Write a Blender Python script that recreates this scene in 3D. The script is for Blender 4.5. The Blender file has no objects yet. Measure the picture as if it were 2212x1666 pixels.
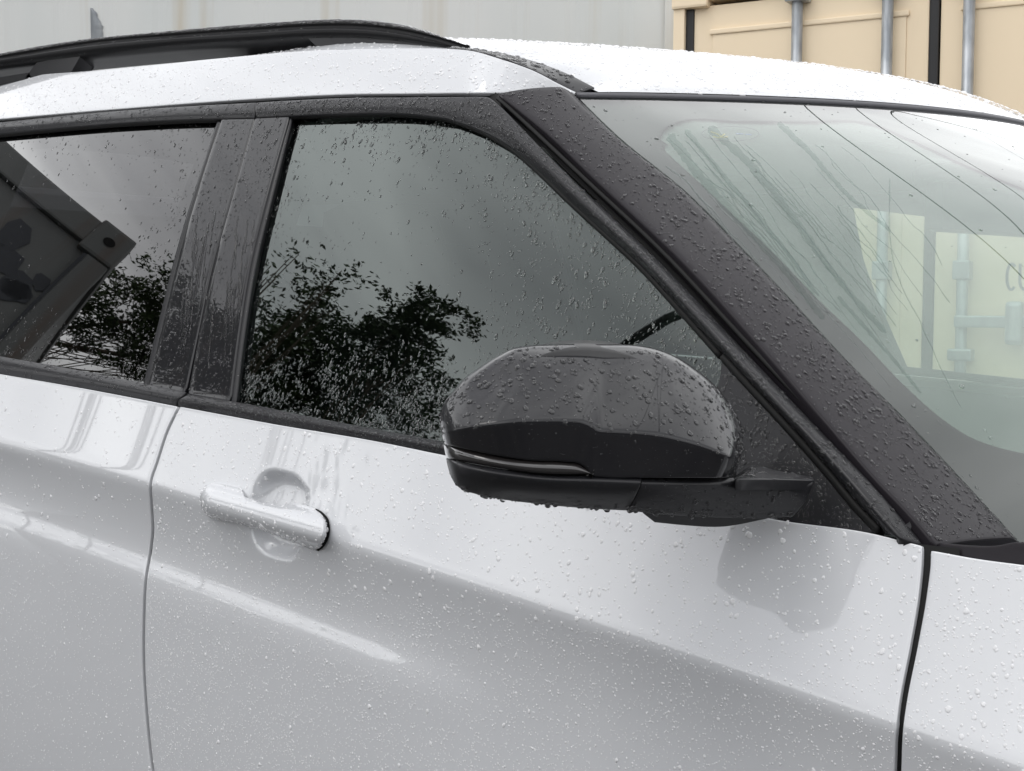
import bpy, math, random
import numpy as np
from math import radians, sin, cos, tan
from mathutils import Matrix, Vector

# ------------------------------------------------------------------ camera
SC = bpy.context.scene
CAM = np.array([0.604, -1.139, 1.29]); YAW, PIT, ROL = radians(42), radians(-3.0), radians(0.5)
FOC = 3050.0                       # focal length in units of a 2212 wide frame
FWD = np.array([-sin(YAW) * cos(PIT), cos(YAW) * cos(PIT), sin(PIT)])
RGT = np.array([cos(YAW), sin(YAW), 0.0]); UPV = np.cross(RGT, FWD)
R2 = cos(ROL) * RGT + sin(ROL) * UPV; U2 = -sin(ROL) * RGT + cos(ROL) * UPV
cd = bpy.data.cameras.new('camera'); cam = bpy.data.objects.new('camera', cd); SC.collection.objects.link(cam)
M = Matrix([[R2[i], U2[i], -FWD[i], CAM[i]] for i in range(3)] + [[0, 0, 0, 1]])
cam.matrix_world = M
cd.sensor_width = 36; cd.lens = FOC / 2212 * 36; cd.clip_start = 0.05; cd.clip_end = 2000
SC.camera = cam

# ------------------------------------------------------------------ sky, sun, exposure
SUN_EL, SUN_ROT = radians(58), radians(200)
w = bpy.data.worlds.new('World'); SC.world = w; w.use_nodes = True
nt = w.node_tree; nt.nodes.clear(); N = nt.nodes.new; L = nt.links.new
out = N('ShaderNodeOutputWorld'); bg = N('ShaderNodeBackground'); bg.inputs['Strength'].default_value = 0.1
sky = N('ShaderNodeTexSky'); sky.sky_type = 'NISHITA'; sky.sun_disc = False
sky.sun_elevation = SUN_EL; sky.sun_rotation = SUN_ROT
tc = N('ShaderNodeTexCoord'); sep = N('ShaderNodeSeparateXYZ'); L(tc.outputs['Generated'], sep.inputs[0])
zc = N('ShaderNodeMath'); zc.operation = 'MAXIMUM'; zc.inputs[1].default_value = 0.0; L(sep.outputs['Z'], zc.inputs[0])
zo = N('ShaderNodeMath'); zo.operation = 'ADD'; zo.inputs[1].default_value = 0.22; L(zc.outputs[0], zo.inputs[0])
dv = N('ShaderNodeVectorMath'); dv.operation = 'DIVIDE'
cmb = N('ShaderNodeCombineXYZ'); [L(zo.outputs[0], cmb.inputs[i]) for i in range(3)]
L(tc.outputs['Generated'], dv.inputs[0]); L(cmb.outputs[0], dv.inputs[1])
mp = N('ShaderNodeMapping'); mp.inputs['Rotation'].default_value = (0, 0, radians(35)); mp.inputs['Scale'].default_value = (1.5, 0.75, 0.2)
L(dv.outputs[0], mp.inputs['Vector'])
nz = N('ShaderNodeTexNoise'); nz.inputs['Scale'].default_value = 1.5; nz.inputs['Detail'].default_value = 4.5; nz.inputs['Roughness'].default_value = 0.5; nz.inputs['Distortion'].default_value = 0.5
L(mp.outputs[0], nz.inputs['Vector'])
cr = N('ShaderNodeValToRGB'); e = cr.color_ramp.elements
e[0].position = 0.32; e[0].color = (0.50, 0.50, 0.525, 1); e[1].position = 0.70; e[1].color = (1.45, 1.46, 1.46, 1)
L(nz.outputs['Fac'], cr.inputs['Fac'])
gr = N('ShaderNodeMapRange'); gr.inputs['From Min'].default_value = 0.0; gr.inputs['From Max'].default_value = 1.0
gr.inputs['To Min'].default_value = 16.5; gr.inputs['To Max'].default_value = 18.0; L(zc.outputs[0], gr.inputs['Value'])
mul = N('ShaderNodeVectorMath'); mul.operation = 'SCALE'; L(cr.outputs['Color'], mul.inputs[0]); L(gr.outputs[0], mul.inputs['Scale'])
mx = N('ShaderNodeMix'); mx.data_type = 'RGBA'; mx.inputs['Factor'].default_value = 0.94
L(sky.outputs[0], mx.inputs['A']); L(mul.outputs[0], mx.inputs['B'])
L(mx.outputs['Result'], bg.inputs['Color']); L(bg.outputs[0], out.inputs['Surface'])
sd = bpy.data.lights.new('sun', 'SUN'); sd.energy = 0.5; sd.angle = radians(25); sd.color = (1, 0.97, 0.93)
so = bpy.data.objects.new('sun', sd); SC.collection.objects.link(so)
so.rotation_euler = (radians(90) - SUN_EL, 0, math.pi - SUN_ROT)
so.location = (0, -4, 12)
vs = SC.view_settings; vs.view_transform = 'Standard'; vs.look = 'None'; vs.exposure = 0.0; vs.gamma = 1; vs.use_curve_mapping = False

random.seed(7); RNG = np.random.default_rng(11)
C = SC.collection

# ------------------------------------------------------------------ materials
def mat(name, col, rough=0.5, metal=0.0, coat=0.0, coat_rough=0.03, spec=0.5):
    m = bpy.data.materials.new(name); m.use_nodes = True; b = m.node_tree.nodes['Principled BSDF']
    b.inputs['Base Color'].default_value = (*col, 1); b.inputs['Roughness'].default_value = rough
    b.inputs['Metallic'].default_value = metal; b.inputs['Coat Weight'].default_value = coat
    b.inputs['Coat Roughness'].default_value = coat_rough; b.inputs['Specular IOR Level'].default_value = spec
    return m
def nodes(m): return m.node_tree.nodes, m.node_tree.links, m.node_tree.nodes['Principled BSDF']
def noise_col(m, c1, c2, scale, lo=0.35, hi=0.65, stretch=(1, 1, 1), detail=5, bump=0.0, bscale=None):
    n, l, b = nodes(m)
    t = n.new('ShaderNodeTexCoord'); mpp = n.new('ShaderNodeMapping'); mpp.inputs['Scale'].default_value = stretch
    l.new(t.outputs['Object'], mpp.inputs[0]); x = n.new('ShaderNodeTexNoise'); x.inputs['Scale'].default_value = scale
    x.inputs['Detail'].default_value = detail; l.new(mpp.outputs[0], x.inputs['Vector'])
    r = n.new('ShaderNodeValToRGB'); r.color_ramp.elements[0].position = lo; r.color_ramp.elements[1].position = hi
    r.color_ramp.elements[0].color = (*c1, 1); r.color_ramp.elements[1].color = (*c2, 1)
    l.new(x.outputs['Fac'], r.inputs['Fac']); l.new(r.outputs['Color'], b.inputs['Base Color'])
    if bump:
        y = n.new('ShaderNodeTexNoise'); y.inputs['Scale'].default_value = bscale or scale; y.inputs['Detail'].default_value = 4
        l.new(t.outputs['Object'], y.inputs['Vector']); bp = n.new('ShaderNodeBump'); bp.inputs['Strength'].default_value = bump
        bp.inputs['Distance'].default_value = 0.004; l.new(y.outputs['Fac'], bp.inputs['Height']); l.new(bp.outputs[0], b.inputs['Normal'])
    return r
def both_sides(n, l, f, ior):
    '''the Fresnel node inverts its index on back faces; a thin pane reflects alike from both sides'''
    gm = n.new('ShaderNodeNewGeometry'); mr = n.new('ShaderNodeMapRange'); mr.inputs['To Min'].default_value = ior; mr.inputs['To Max'].default_value = 1/ior
    l.new(gm.outputs['Backfacing'], mr.inputs['Value']); l.new(mr.outputs[0], f.inputs['IOR'])
def thin_glass(name, tint, boost=1.85, ior=1.56, sheen=(1, 1, 1)):
    m = bpy.data.materials.new(name); m.use_nodes = True; n = m.node_tree.nodes; l = m.node_tree.links; n.clear()
    o = n.new('ShaderNodeOutputMaterial'); t = n.new('ShaderNodeBsdfTransparent'); t.inputs[0].default_value = (*tint, 1)
    g = n.new('ShaderNodeBsdfGlossy'); g.inputs['Roughness'].default_value = 0.012; g.inputs['Color'].default_value = (*sheen, 1)
    f = n.new('ShaderNodeFresnel'); both_sides(n, l, f, ior)
    k = n.new('ShaderNodeMath'); k.operation = 'MULTIPLY'; k.inputs[1].default_value = boost; k.use_clamp = True
    l.new(f.outputs[0], k.inputs[0]); x = n.new('ShaderNodeMixShader'); l.new(k.outputs[0], x.inputs[0])
    l.new(t.outputs[0], x.inputs[1]); l.new(g.outputs[0], x.inputs[2]); l.new(x.outputs[0], o.inputs[0])
    return m
WHITE = mat('white_paint', (0.565, 0.575, 0.595), 0.5, coat=1.0, coat_rough=0.02, spec=0.2); WHITE.node_tree.nodes['Principled BSDF'].inputs['Coat IOR'].default_value = 1.85
GLOSS = mat('gloss_black', (0.010, 0.010, 0.012), 0.35, coat=0.8, coat_rough=0.012, spec=0.06)
PILLAR = mat('pillar_black', (0.016, 0.014, 0.017), 0.42, coat=0.11, coat_rough=0.04, spec=0.10)
SATIN = mat('satin_black', (0.014, 0.014, 0.016), 0.42, coat=0.30, coat_rough=0.16, spec=0.2)
RAILM = mat('rail_black', (0.007, 0.007, 0.008), 0.5, coat=0.14, coat_rough=0.2, spec=0.15)
RUBBER = mat('rubber', (0.006, 0.006, 0.006), 0.6, spec=0.25)
DARKPLASTIC = mat('dark_plastic', (0.012, 0.012, 0.013), 0.35)
TRIMM = mat('interior_trim', (0.05, 0.05, 0.052), 0.7)
SEATM = mat('seat_fabric', (0.022, 0.022, 0.024), 0.8)
HEADL = mat('headliner', (0.42, 0.42, 0.41), 0.9)
LENS = mat('smoked_lens', (0.02, 0.018, 0.018), 0.12, coat=1.0, coat_rough=0.02)
CHROME = mat('mirror_silver', (0.8, 0.8, 0.82), 0.03, metal=1)
GLASSF = thin_glass('front_side_glass', (0.24, 0.30, 0.27), sheen=(0.90, 0.98, 0.95))
GLASSC = thin_glass('clear_side_glass', (0.68, 0.75, 0.71))
GLASSR = thin_glass('privacy_glass', (0.045, 0.045, 0.048), 1.65, 1.5)
GLASSW = thin_glass('windscreen_glass', (0.76, 0.84, 0.79), 1.8, 1.53)
WATER = bpy.data.materials.new('water'); WATER.use_nodes = True
_n = WATER.node_tree.nodes; _n.clear(); _o = _n.new('ShaderNodeOutputMaterial'); _g = _n.new('ShaderNodeBsdfGlass')
_g.inputs['IOR'].default_value = 1.33; _g.inputs['Roughness'].default_value = 0.0
WATER.node_tree.links.new(_g.outputs[0], _o.inputs[0])

# ------------------------------------------------------------------ scene helpers
def props(o, label=None, cat=None, group=None, kind=None):
    if label: o['label'] = label
    if cat: o['category'] = cat
    if group: o['group'] = group
    if kind: o['kind'] = kind
    return o
def par(o, parent):
    if parent is not None:
        o.parent = parent; o.matrix_parent_inverse = MW[parent.name].inverted()
    return o
MW = {}
def link(name, me, m, parent=None, smooth=True):
    o = bpy.data.objects.new(name, me); C.objects.link(o)
    if m: me.materials.append(m)
    if smooth and len(me.polygons): me.polygons.foreach_set('use_smooth', [True] * len(me.polygons))
    MW[o.name] = Matrix.Identity(4)
    return par(o, parent)
def mesh_obj(name, V, Fc, m, parent=None, smooth=True):
    me = bpy.data.meshes.new(name); me.from_pydata([tuple(map(float, v)) for v in V], [], [tuple(map(int, f)) for f in Fc]); me.update()
    return link(name, me, m, parent, smooth)
def empty(name, loc, label, cat, group=None):
    o = bpy.data.objects.new(name, None); o.location = loc; o.empty_display_size = 0.2; C.objects.link(o)
    MW[o.name] = Matrix.Translation(Vector(loc)); return props(o, label, cat, group)

def spline(pts, n, smooth=True):
    p = np.asarray(pts, float); d = np.r_[0, np.cumsum(np.linalg.norm(np.diff(p, axis=0), axis=1))]; d /= d[-1]
    s = np.linspace(0, 1, n)
    if len(p) < 3 or not smooth: return np.stack([np.interp(s, d, p[:, k]) for k in range(p.shape[1])], 1)
    # monotone-ish cubic (Catmull-Rom tangents, non uniform)
    m = np.empty_like(p); h = np.diff(d)[:, None]; dl = np.diff(p, axis=0) / h
    m[0], m[-1] = dl[0], dl[-1]; m[1:-1] = (dl[:-1] * h[1:] + dl[1:] * h[:-1]) / (h[1:] + h[:-1])
    i = np.clip(np.searchsorted(d, s, side='right') - 1, 0, len(p) - 2); hh = (d[i + 1] - d[i])[:, None]; t = ((s - d[i])[:, None]) / hh
    return (2*t**3 - 3*t**2 + 1)*p[i] + (t**3 - 2*t**2 + t)*hh*m[i] + (-2*t**3 + 3*t**2)*p[i+1] + (t**3 - t**2)*hh*m[i+1]
def coons(top, bot, left=None, right=None, ns=60, ntt=20, smooth=True):
    T = spline(top, ns, smooth); B = spline(bot, ns, smooth)
    Lc = spline(left if left is not None else [top[0], bot[0]], ntt, smooth); Rc = spline(right if right is not None else [top[-1], bot[-1]], ntt, smooth)
    s = np.linspace(0, 1, ns)[None, :, None]; t = np.linspace(0, 1, ntt)[:, None, None]
    return ((1-t)*T[None] + t*B[None] + (1-s)*Lc[:, None] + s*Rc[:, None]
            - ((1-s)*(1-t)*T[0] + s*(1-t)*T[-1] + (1-s)*t*B[0] + s*t*B[-1]))       # [ntt, ns, 2]
def rays(px):
    px = np.asarray(px, float)
    return FWD + ((px[..., 0:1] - 1106) / FOC) * R2 - ((px[..., 1:2] - 833) / FOC) * U2
def hit(px, Fn, lo=0.3, hi=7.0):
    """points where the sight lines meet the surface Fn(P)=0 (negative on the camera's side)"""
    px = np.asarray(px, float); sh = px.shape[:-1]; d = rays(px.reshape(-1, 2)); a = np.full(len(d), lo); b = np.full(len(d), hi)
    for _ in range(50):
        m = (a + b) / 2; s = Fn(CAM + d * m[:, None]) < 0
        a = np.where(s, m, a); b = np.where(s, b, m)
    return (CAM + d * b[:, None]).reshape(*sh, 3)
def project(P):
    d = np.asarray(P) - CAM; z = d @ FWD; return np.stack([1106 + FOC*(d @ R2)/z, 833 - FOC*(d @ U2)/z], -1)
def gridn(P, face=None):
    du = np.gradient(P, axis=1); dw = np.gradient(P, axis=0); n = np.cross(du, dw); n /= np.linalg.norm(n, axis=-1, keepdims=True) + 1e-12
    f = (CAM if face is None else np.asarray(face))
    s = np.sign(((f - P) * n).sum(-1).mean()); return n * (s if s else 1)
def grid_faces(nr, nc, off=0):
    i = np.arange(nr - 1)[:, None]; j = np.arange(nc - 1)[None]; a = off + i * nc + j
    return np.stack([a, a + nc, a + nc + 1, a + 1], -1).reshape(-1, 4)
def panel(name, P, m, parent, edge=0.004, depth=0.012, face=None):
    """a sheet on the grid P with rolled edges folded inwards: real thickness"""
    nr, nc = P.shape[:2]; n = gridn(P, face); V = [P.reshape(-1, 3)]; Fc = [grid_faces(nr, nc)]
    if edge:
        idx = np.r_[np.arange(nc), (np.arange(1, nr) * nc + nc - 1), ((nr - 1) * nc + np.arange(nc - 2, -1, -1)), (np.arange(nr - 2, 0, -1) * nc)]
        b = V[0][idx]; bn = n.reshape(-1, 3)[idx]; tg = np.roll(b, -1, 0) - np.roll(b, 1, 0); tg /= np.linalg.norm(tg, axis=1)[:, None] + 1e-12
        o = np.cross(tg, bn); ctr = V[0].mean(0)
        o *= np.sign(((b - ctr) * o).sum(1).mean()); k = len(idx); base = nr * nc; prev = idx
        for a, c in ((0.55, 0.12), (0.9, 0.45), (1.0, 1.0), (1.0, depth / edge)):
            V.append(b + o * edge * a - bn * edge * c); cur = base + np.arange(k); base += k
            Fc.append(np.stack([prev, np.roll(prev, -1), np.roll(cur, -1), cur], 1)); prev = cur
    V = np.concatenate(V); Fc = np.concatenate(Fc)
    q = V[Fc[0]]; fn = np.cross(q[1] - q[0], q[2] - q[0])
    if fn @ n[0, 0] < 0: Fc = Fc[:, ::-1]
    return mesh_obj(name, V, Fc, m, parent)
def tube(name, pts, rad, m, parent, seg=8, closed=False):
    p = np.asarray(pts, float); k = len(p); r = np.broadcast_to(rad, (k,))
    t = np.gradient(p, axis=0); t /= np.linalg.norm(t, axis=1)[:, None]; ref = np.array([0, 0, 1.0]) if abs(t[:, 2]).mean() < 0.8 else np.array([1.0, 0, 0])
    a = np.cross(t, ref); a /= np.linalg.norm(a, axis=1)[:, None]; b = np.cross(a, t)
    th = np.linspace(0, 2*np.pi, seg, endpoint=False)
    V = (p[:, None] + r[:, None, None] * (np.cos(th)[None, :, None]*a[:, None] + np.sin(th)[None, :, None]*b[:, None])).reshape(-1, 3)
    Fc = [(i*seg + j, i*seg + (j+1) % seg, (i+1)*seg + (j+1) % seg, (i+1)*seg + j) for i in range(k-1) for j in range(seg)]
    Fc += [tuple(range(seg))[::-1], tuple((k-1)*seg + j for j in range(seg))]
    me = bpy.data.meshes.new(name); me.from_pydata(V.tolist(), [], Fc); me.update(); return link(name, me, m, parent)
def box(name, lo, hi, m, parent=None, rotz=0, org=(0, 0, 0), bev=0.004):
    """a bevelled box lo..hi in a frame at org turned by rotz"""
    import bmesh
    bm = bmesh.new(); bmesh.ops.create_cube(bm, size=1)
    for v in bm.verts: v.co = Vector([lo[i] + (v.co[i] + 0.5) * (hi[i] - lo[i]) for i in range(3)])
    if bev: bmesh.ops.bevel(bm, geom=bm.edges[:], offset=bev, segments=2, affect='EDGES', profile=0.6)
    bm.transform(Matrix.Translation(Vector(org)) @ Matrix.Rotation(rotz, 4, 'Z'))
    me = bpy.data.meshes.new(name); bm.to_mesh(me); bm.free(); return link(name, me, m, parent, smooth=False)
def loft(name, sections, m, parent, closed_sec=True, caps=True):
    S = np.asarray(sections); k, q = S.shape[:2]; V = S.reshape(-1, 3); Fc = []
    for i in range(k - 1):
        for j in range(q if closed_sec else q - 1): Fc.append((i*q + j, i*q + (j+1) % q, (i+1)*q + (j+1) % q, (i+1)*q + j))
    if caps and closed_sec: Fc += [tuple(range(q))[::-1], tuple((k-1)*q + j for j in range(q))]
    me = bpy.data.meshes.new(name); me.from_pydata(V.tolist(), [], Fc); me.update()
    import bmesh
    bm = bmesh.new(); bm.from_mesh(me); bmesh.ops.recalc_face_normals(bm, faces=bm.faces[:]); bm.to_mesh(me); bm.free()
    return link(name, me, m, parent)

# ---- raindrops: many small domes of water standing on a sheet, joined into one mesh
def dome(seg, rings):
    th = np.linspace(0, 2*np.pi, seg, endpoint=False); V = []
    for r, h in rings: V.append(np.stack([r*np.cos(th), r*np.sin(th), np.full(seg, h)], 1))
    V.append(np.array([[0, 0, 1.0]])); V = np.concatenate(V); k = len(rings); Fc = []
    for i in range(k - 1):
        for j in range(seg): a, b = i*seg + j, i*seg + (j+1) % seg; Fc += [(a, b, b + seg), (a, b + seg, a + seg)]
    for j in range(seg): Fc.append(((k-1)*seg + j, (k-1)*seg + (j+1) % seg, k*seg))
    return V, np.array(Fc)
DOME_BIG = dome(10, [(1.0, -0.12), (0.97, 0.28), (0.78, 0.66), (0.42, 0.92)])
DOME_SMALL = dome(7, [(1.0, -0.1), (0.9, 0.42), (0.5, 0.86)])
def drops(name, P, n, med, parent, dens=None, sig=0.45, big=0.05, bigf=2.2, hgt=0.5, lift=0.0, rmax=0.0028, elong=(1.0, 1.35), face=None, clump=0.0, m=None):
    nr, nc = P.shape[:2]; nn = gridn(P, face)
    e1 = P[1:, :-1] - P[:-1, :-1]; e2 = P[:-1, 1:] - P[:-1, :-1]; A = np.linalg.norm(np.cross(e1, e2), axis=-1)
    ii, jj = np.mgrid[0:nr-1, 0:nc-1]; sc, tc_ = (jj + .5)/(nc-1), (ii + .5)/(nr-1)
    Wt = A.copy()
    if dens is not None: Wt = Wt * np.maximum(dens(sc, tc_, P[:-1, :-1]), 0)
    if clump:
        g = RNG.random((int(nr/2) + 2, int(nc/2) + 2)); gi = np.clip((ii/2).astype(int), 0, g.shape[0]-1); gj = np.clip((jj/2).astype(int), 0, g.shape[1]-1)
        Wt = Wt * (1 - clump + clump * 2 * g[gi, gj]**2)
    pr = (Wt / Wt.sum()).ravel(); c = RNG.choice(len(pr), n, p=pr); i, j = c // (nc-1), c % (nc-1)
    a, b = RNG.random(n)[:, None], RNG.random(n)[:, None]
    q = (1-a)*(1-b)*P[i, j] + (1-a)*b*P[i, j+1] + a*(1-b)*P[i+1, j] + a*b*P[i+1, j+1]; nv = nn[i, j]
    rad = med * np.exp(RNG.normal(0, sig, n)); rad = np.where(RNG.random(n) < big, rad * bigf, rad); rad = np.minimum(rad, rmax)
    gdir = np.array([0, 0, -1.0]) - nv * (-nv[:, 2:3]); gl = np.linalg.norm(gdir, axis=1)[:, None]; gdir = gdir / (gl + 1e-9)
    ang = RNG.normal(0, 0.35, n)[:, None]; sd_ = np.cross(nv, gdir); x = gdir*np.cos(ang) + sd_*np.sin(ang); y = np.cross(nv, x)
    el = RNG.uniform(*elong, n)[:, None, None]; h = (RNG.uniform(0.8, 1.15, n) * hgt)[:, None, None]
    Vs, Fs, base = [], [], 0
    for msk, (dv_, df) in ((rad >= 0.0017, DOME_BIG), (rad < 0.0017, DOME_SMALL)):
        k = int(msk.sum())
        if not k: continue
        rr = rad[msk][:, None, None]
        wob = 1 + 0.16 * np.sin(RNG.integers(1, 4, k)[:, None] * np.arctan2(dv_[:, 1], dv_[:, 0])[None] + RNG.uniform(0, 6.28, k)[:, None])
        lx = dv_[None, :, 0:1]*x[msk][:, None]*el[msk]; ly = dv_[None, :, 1:2]*y[msk][:, None]; lz = dv_[None, :, 2:3]*nv[msk][:, None]*h[msk]
        v = q[msk][:, None] + nv[msk][:, None]*lift + rr*((lx + ly)*wob[..., None] + lz)
        Vs.append(v.reshape(-1, 3)); Fs.append((df[None] + (np.arange(k)*len(dv_))[:, None, None] + base).reshape(-1, 3)); base += k*len(dv_)
    V = np.concatenate(Vs).astype(np.float32); Fc = np.concatenate(Fs).astype(np.int32)
    me = bpy.data.meshes.new(name); me.vertices.add(len(V)); me.vertices.foreach_set('co', V.ravel())
    me.loops.add(Fc.size); me.loops.foreach_set('vertex_index', Fc.ravel()); me.polygons.add(len(Fc))
    me.polygons.foreach_set('loop_start', np.arange(0, Fc.size, 3, dtype=np.int32)); me.update(calc_edges=True); me.validate()
    o = link(name, me, m or WATER, parent); o['kind'] = 'stuff'; return o

# ================================================================== THE SETTING
GR = mat('wet_asphalt', (0.05, 0.05, 0.05), 0.35)
noise_col(GR, (0.030, 0.030, 0.032), (0.075, 0.073, 0.07), 3.0, bump=0.35, bscale=120)
gv = [(-300, -300, 0), (300, -300, 0), (300, 300, 0), (-300, 300, 0)]
props(mesh_obj('ground', gv, [(0, 1, 2, 3)], GR), kind='structure')

CREAM = mat('cream_paint', (0.78, 0.63, 0.43), 0.5, coat=0.15, coat_rough=0.3)
noise_col(CREAM, (0.80, 0.655, 0.46), (0.84, 0.70, 0.505), 1.3, 0.3, 0.7, (1, 1, 0.4), bump=0.12, bscale=30)
GALV = mat('galvanised', (0.38, 0.40, 0.42), 0.42, metal=0.65)
noise_col(GALV, (0.27, 0.29, 0.31), (0.48, 0.50, 0.52), 22, 0.35, 0.68, (1, 1, 0.35))
GASKET = mat('gasket_rubber', (0.012, 0.012, 0.013), 0.55)
STENCIL = mat('stencil_paint', (0.10, 0.10, 0.12), 0.6)
def beige_container():
    # door end of a shipping container: doors run along local x (to the right), z up, local -y is outward
    az = radians(12)
    org = hit(np.array([[2018.0, 120.0]]), lambda P: P[:, 1] - (4.55 + 0.0*P[:, 0]), hi=20)[0]; org[2] = 0
    T = empty('shipping_container', (org[0], org[1], 0), 'cream shipping container with galvanised lock rods, standing behind the windscreen', 'container')
    def B(name, lo, hi, m, bev=0.004): return box(name, lo, hi, m, T, az, org, bev)
    W = 1.19
    B('corner_post', (-W, -0.03, 0), (-W + 0.055, 0.16, 2.85), CREAM); B('corner_post', (W - 0.055, -0.03, 0), (W, 0.16, 2.85), CREAM)
    B('header_beam', (-W + 0.056, -0.03, 2.72), (W - 0.056, 0.1, 2.85), CREAM); B('sill_beam', (-W + 0.056, -0.04, 0), (W - 0.056, 0.1, 0.16), CREAM)
    B('corner_casting', (-W - 0.006, -0.045, 2.69), (-W + 0.17, 0.178, 2.856), CREAM, 0.012); B('corner_casting', (W - 0.17, -0.045, 2.69), (W + 0.006, 0.178, 2.856), CREAM, 0.012)
    B('side_wall', (-W + 0.004, 0.17, 0.02), (-W + 0.04, 6.0, 2.85), CREAM); B('side_wall', (W - 0.04, 0.17, 0.02), (W - 0.004, 6.0, 2.85), CREAM)
    B('container_roof', (-W + 0.042, 0.12, 2.80), (W - 0.042, 6.0, 2.845), CREAM); B('end_wall', (-W + 0.042, 6.0, 0.02), (W - 0.042, 6.04, 2.84), CREAM)
    for sx in (-1, 1):
        x0, x1 = (0.024, W - 0.10) if sx > 0 else (-W + 0.09, -0.024)
        d = B('door', (x0, 0.0, 0.18), (x1, 0.05, 2.70), CREAM)
        m = 0.095
        p = B('door_panel', (x0 + m, -0.006, 0.18 + m), (x1 - m, 0.0 - 0.0015, 2.70 - m - 0.02), CREAM, 0.003)
        # pressed recess lip round the panel
        for nm, lo, hi in (('rail', (x0 + m - 0.012, -0.014, 2.565), (x1 - m + 0.012, -0.0015, 2.590)),): B('panel_lip', lo, hi, CREAM, 0.006)
        xs = (-0.590, -0.190) if sx < 0 else (0.150, 0.66)
        for xr in xs:
            pts = [org + np.array([cos(az)*xr - sin(az)*(-0.045), sin(az)*xr + cos(az)*(-0.045), z]) for z in (0.08, 1.0, 2.775)]
            rod = tube('lock_rod', pts, 0.0245, GALV, T, 14)
            for zb in (1.10, 0.42, 2.665): B('rod_bracket', (xr - 0.05, -0.078, zb), (xr + 0.05, -0.0015, zb + 0.05), GALV, 0.008)
            B('cam_keeper', (xr - 0.06, -0.07, 0.10), (xr + 0.06, -0.041, 0.165), GALV, 0.006)
            B('rod_collar', (xr - 0.036, -0.08, 1.44), (xr + 0.036, -0.01, 1.52), GALV, 0.006)
        xh0, xh1 = (xs[0] - 0.02, xs[0] + 0.36)
        B('lock_handle', (xh0, -0.10, 1.24), (xh1, -0.082, 1.29), GALV, 0.006)
        B('handle_catch', (xs[0] + 0.185, -0.112, 1.17), (xs[0] + 0.255, -0.0015, 1.35), GALV, 0.02)
    for gx in (-W + 0.052, -0.029 + 0.006, W - 0.10):
        B('door_gasket', (gx + 0.002, -0.012, 0.2), (gx + 0.042, 0.03, 2.69), GASKET, 0.008)
    # stencilled letters on the right hand door
    def stroke(pts, nm):
        q = [org + np.array([cos(az)*x - sin(az)*(-0.0075), sin(az)*x + cos(az)*(-0.0075), z]) for x, z in pts]
        q = np.array(q); t = np.gradient(q, axis=0); t /= np.linalg.norm(t, axis=1)[:, None]
        outn = np.array([sin(az), -cos(az), 0]); s = np.cross(t, outn); hw = 0.006
        V = np.concatenate([q - s*hw, q + s*hw, q - s*hw - outn*0.003, q + s*hw - outn*0.003]); k = len(q)
        Fc = [(i, i+1, k+i+1, k+i) for i in range(k-1)] + [(2*k+i, 3*k+i, 3*k+i+1, 2*k+i+1) for i in range(k-1)]
        mesh_obj(nm, V, Fc, STENCIL, T, False)
    return T, org, az, stroke
BOX_T, BOX_O, BOX_A, stroke = beige_container()
def door_xz(px):     # where a sight line meets that container's door plane, in its own x, z
    n = np.array([sin(BOX_A), -cos(BOX_A), 0]); d = rays(np.array(px, float)); t = ((BOX_O - CAM) @ n) / (d @ n); P = CAM + d*t[:, None] - BOX_O
    return np.stack([P[:, 0]*cos(BOX_A) + P[:, 1]*sin(BOX_A), P[:, 2] + 0], 1)
cc = door_xz([(2186, 598)])[0]
a = np.linspace(radians(50), radians(310), 16)
h, wd = 0.054, 0.021
stroke([(cc[0] + 0.9*wd*(1 if 0 else np.cos(t)), cc[1] + h*np.sin(t)) for t in a], 'letter')
ux = cc[0] + 0.054
stroke([(ux - wd, cc[1] + h), (ux - wd, cc[1] - 0.3*h)] + [(ux - wd*np.cos(t), cc[1] - 0.3*h - 0.7*h*np.sin(t)) for t in np.linspace(0.2, math.pi - 0.2, 9)] + [(ux + wd, cc[1] - 0.3*h), (ux + wd, cc[1] + h)], 'letter')

GREYC = mat('pale_grey_paint', (0.5, 0.5, 0.47), 0.55)
def streaks(m, base, dark, rust):
    n, l, b = nodes(m); t = n.new('ShaderNodeTexCoord')
    def nzz(scale, st, det=3):
        mpp = n.new('ShaderNodeMapping'); mpp.inputs['Scale'].default_value = st; l.new(t.outputs['Object'], mpp.inputs[0])
        x = n.new('ShaderNodeTexNoise'); x.inputs['Scale'].default_value = scale; x.inputs['Detail'].default_value = det; l.new(mpp.outputs[0], x.inputs['Vector']); return x
    def ramp(x, lo, hi):
        r = n.new('ShaderNodeMapRange'); r.inputs['From Min'].default_value = lo; r.inputs['From Max'].default_value = hi; l.new(x.outputs['Fac'], r.inputs['Value']); return r
    def mixc(a, bcol, fac):
        q = n.new('ShaderNodeMix'); q.data_type = 'RGBA'; q.inputs['B'].default_value = (*bcol, 1); l.new(fac.outputs[0], q.inputs['Factor'])
        if isinstance(a, tuple): q.inputs['A'].default_value = (*a, 1)
        else: l.new(a.outputs['Result'], q.inputs['A'])
        return q
    c1 = mixc(base, dark, ramp(nzz(1.4, (1, 1, 0.25)), 0.35, 0.75)); c2 = mixc(c1, rust, ramp(nzz(5, (1.2, 1.2, 0.05), 5), 0.60, 0.82))
    l.new(c2.outputs['Result'], b.inputs['Base Color'])
streaks(GREYC, (0.61, 0.615, 0.60), (0.53, 0.555, 0.545), (0.47, 0.42, 0.33))
PATCHM = mat('old_paint_mark', (0.22, 0.235, 0.25), 0.6); noise_col(PATCHM, (0.20, 0.215, 0.23), (0.32, 0.335, 0.34), 14, 0.4, 0.7, (1, 1, 0.3))
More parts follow.
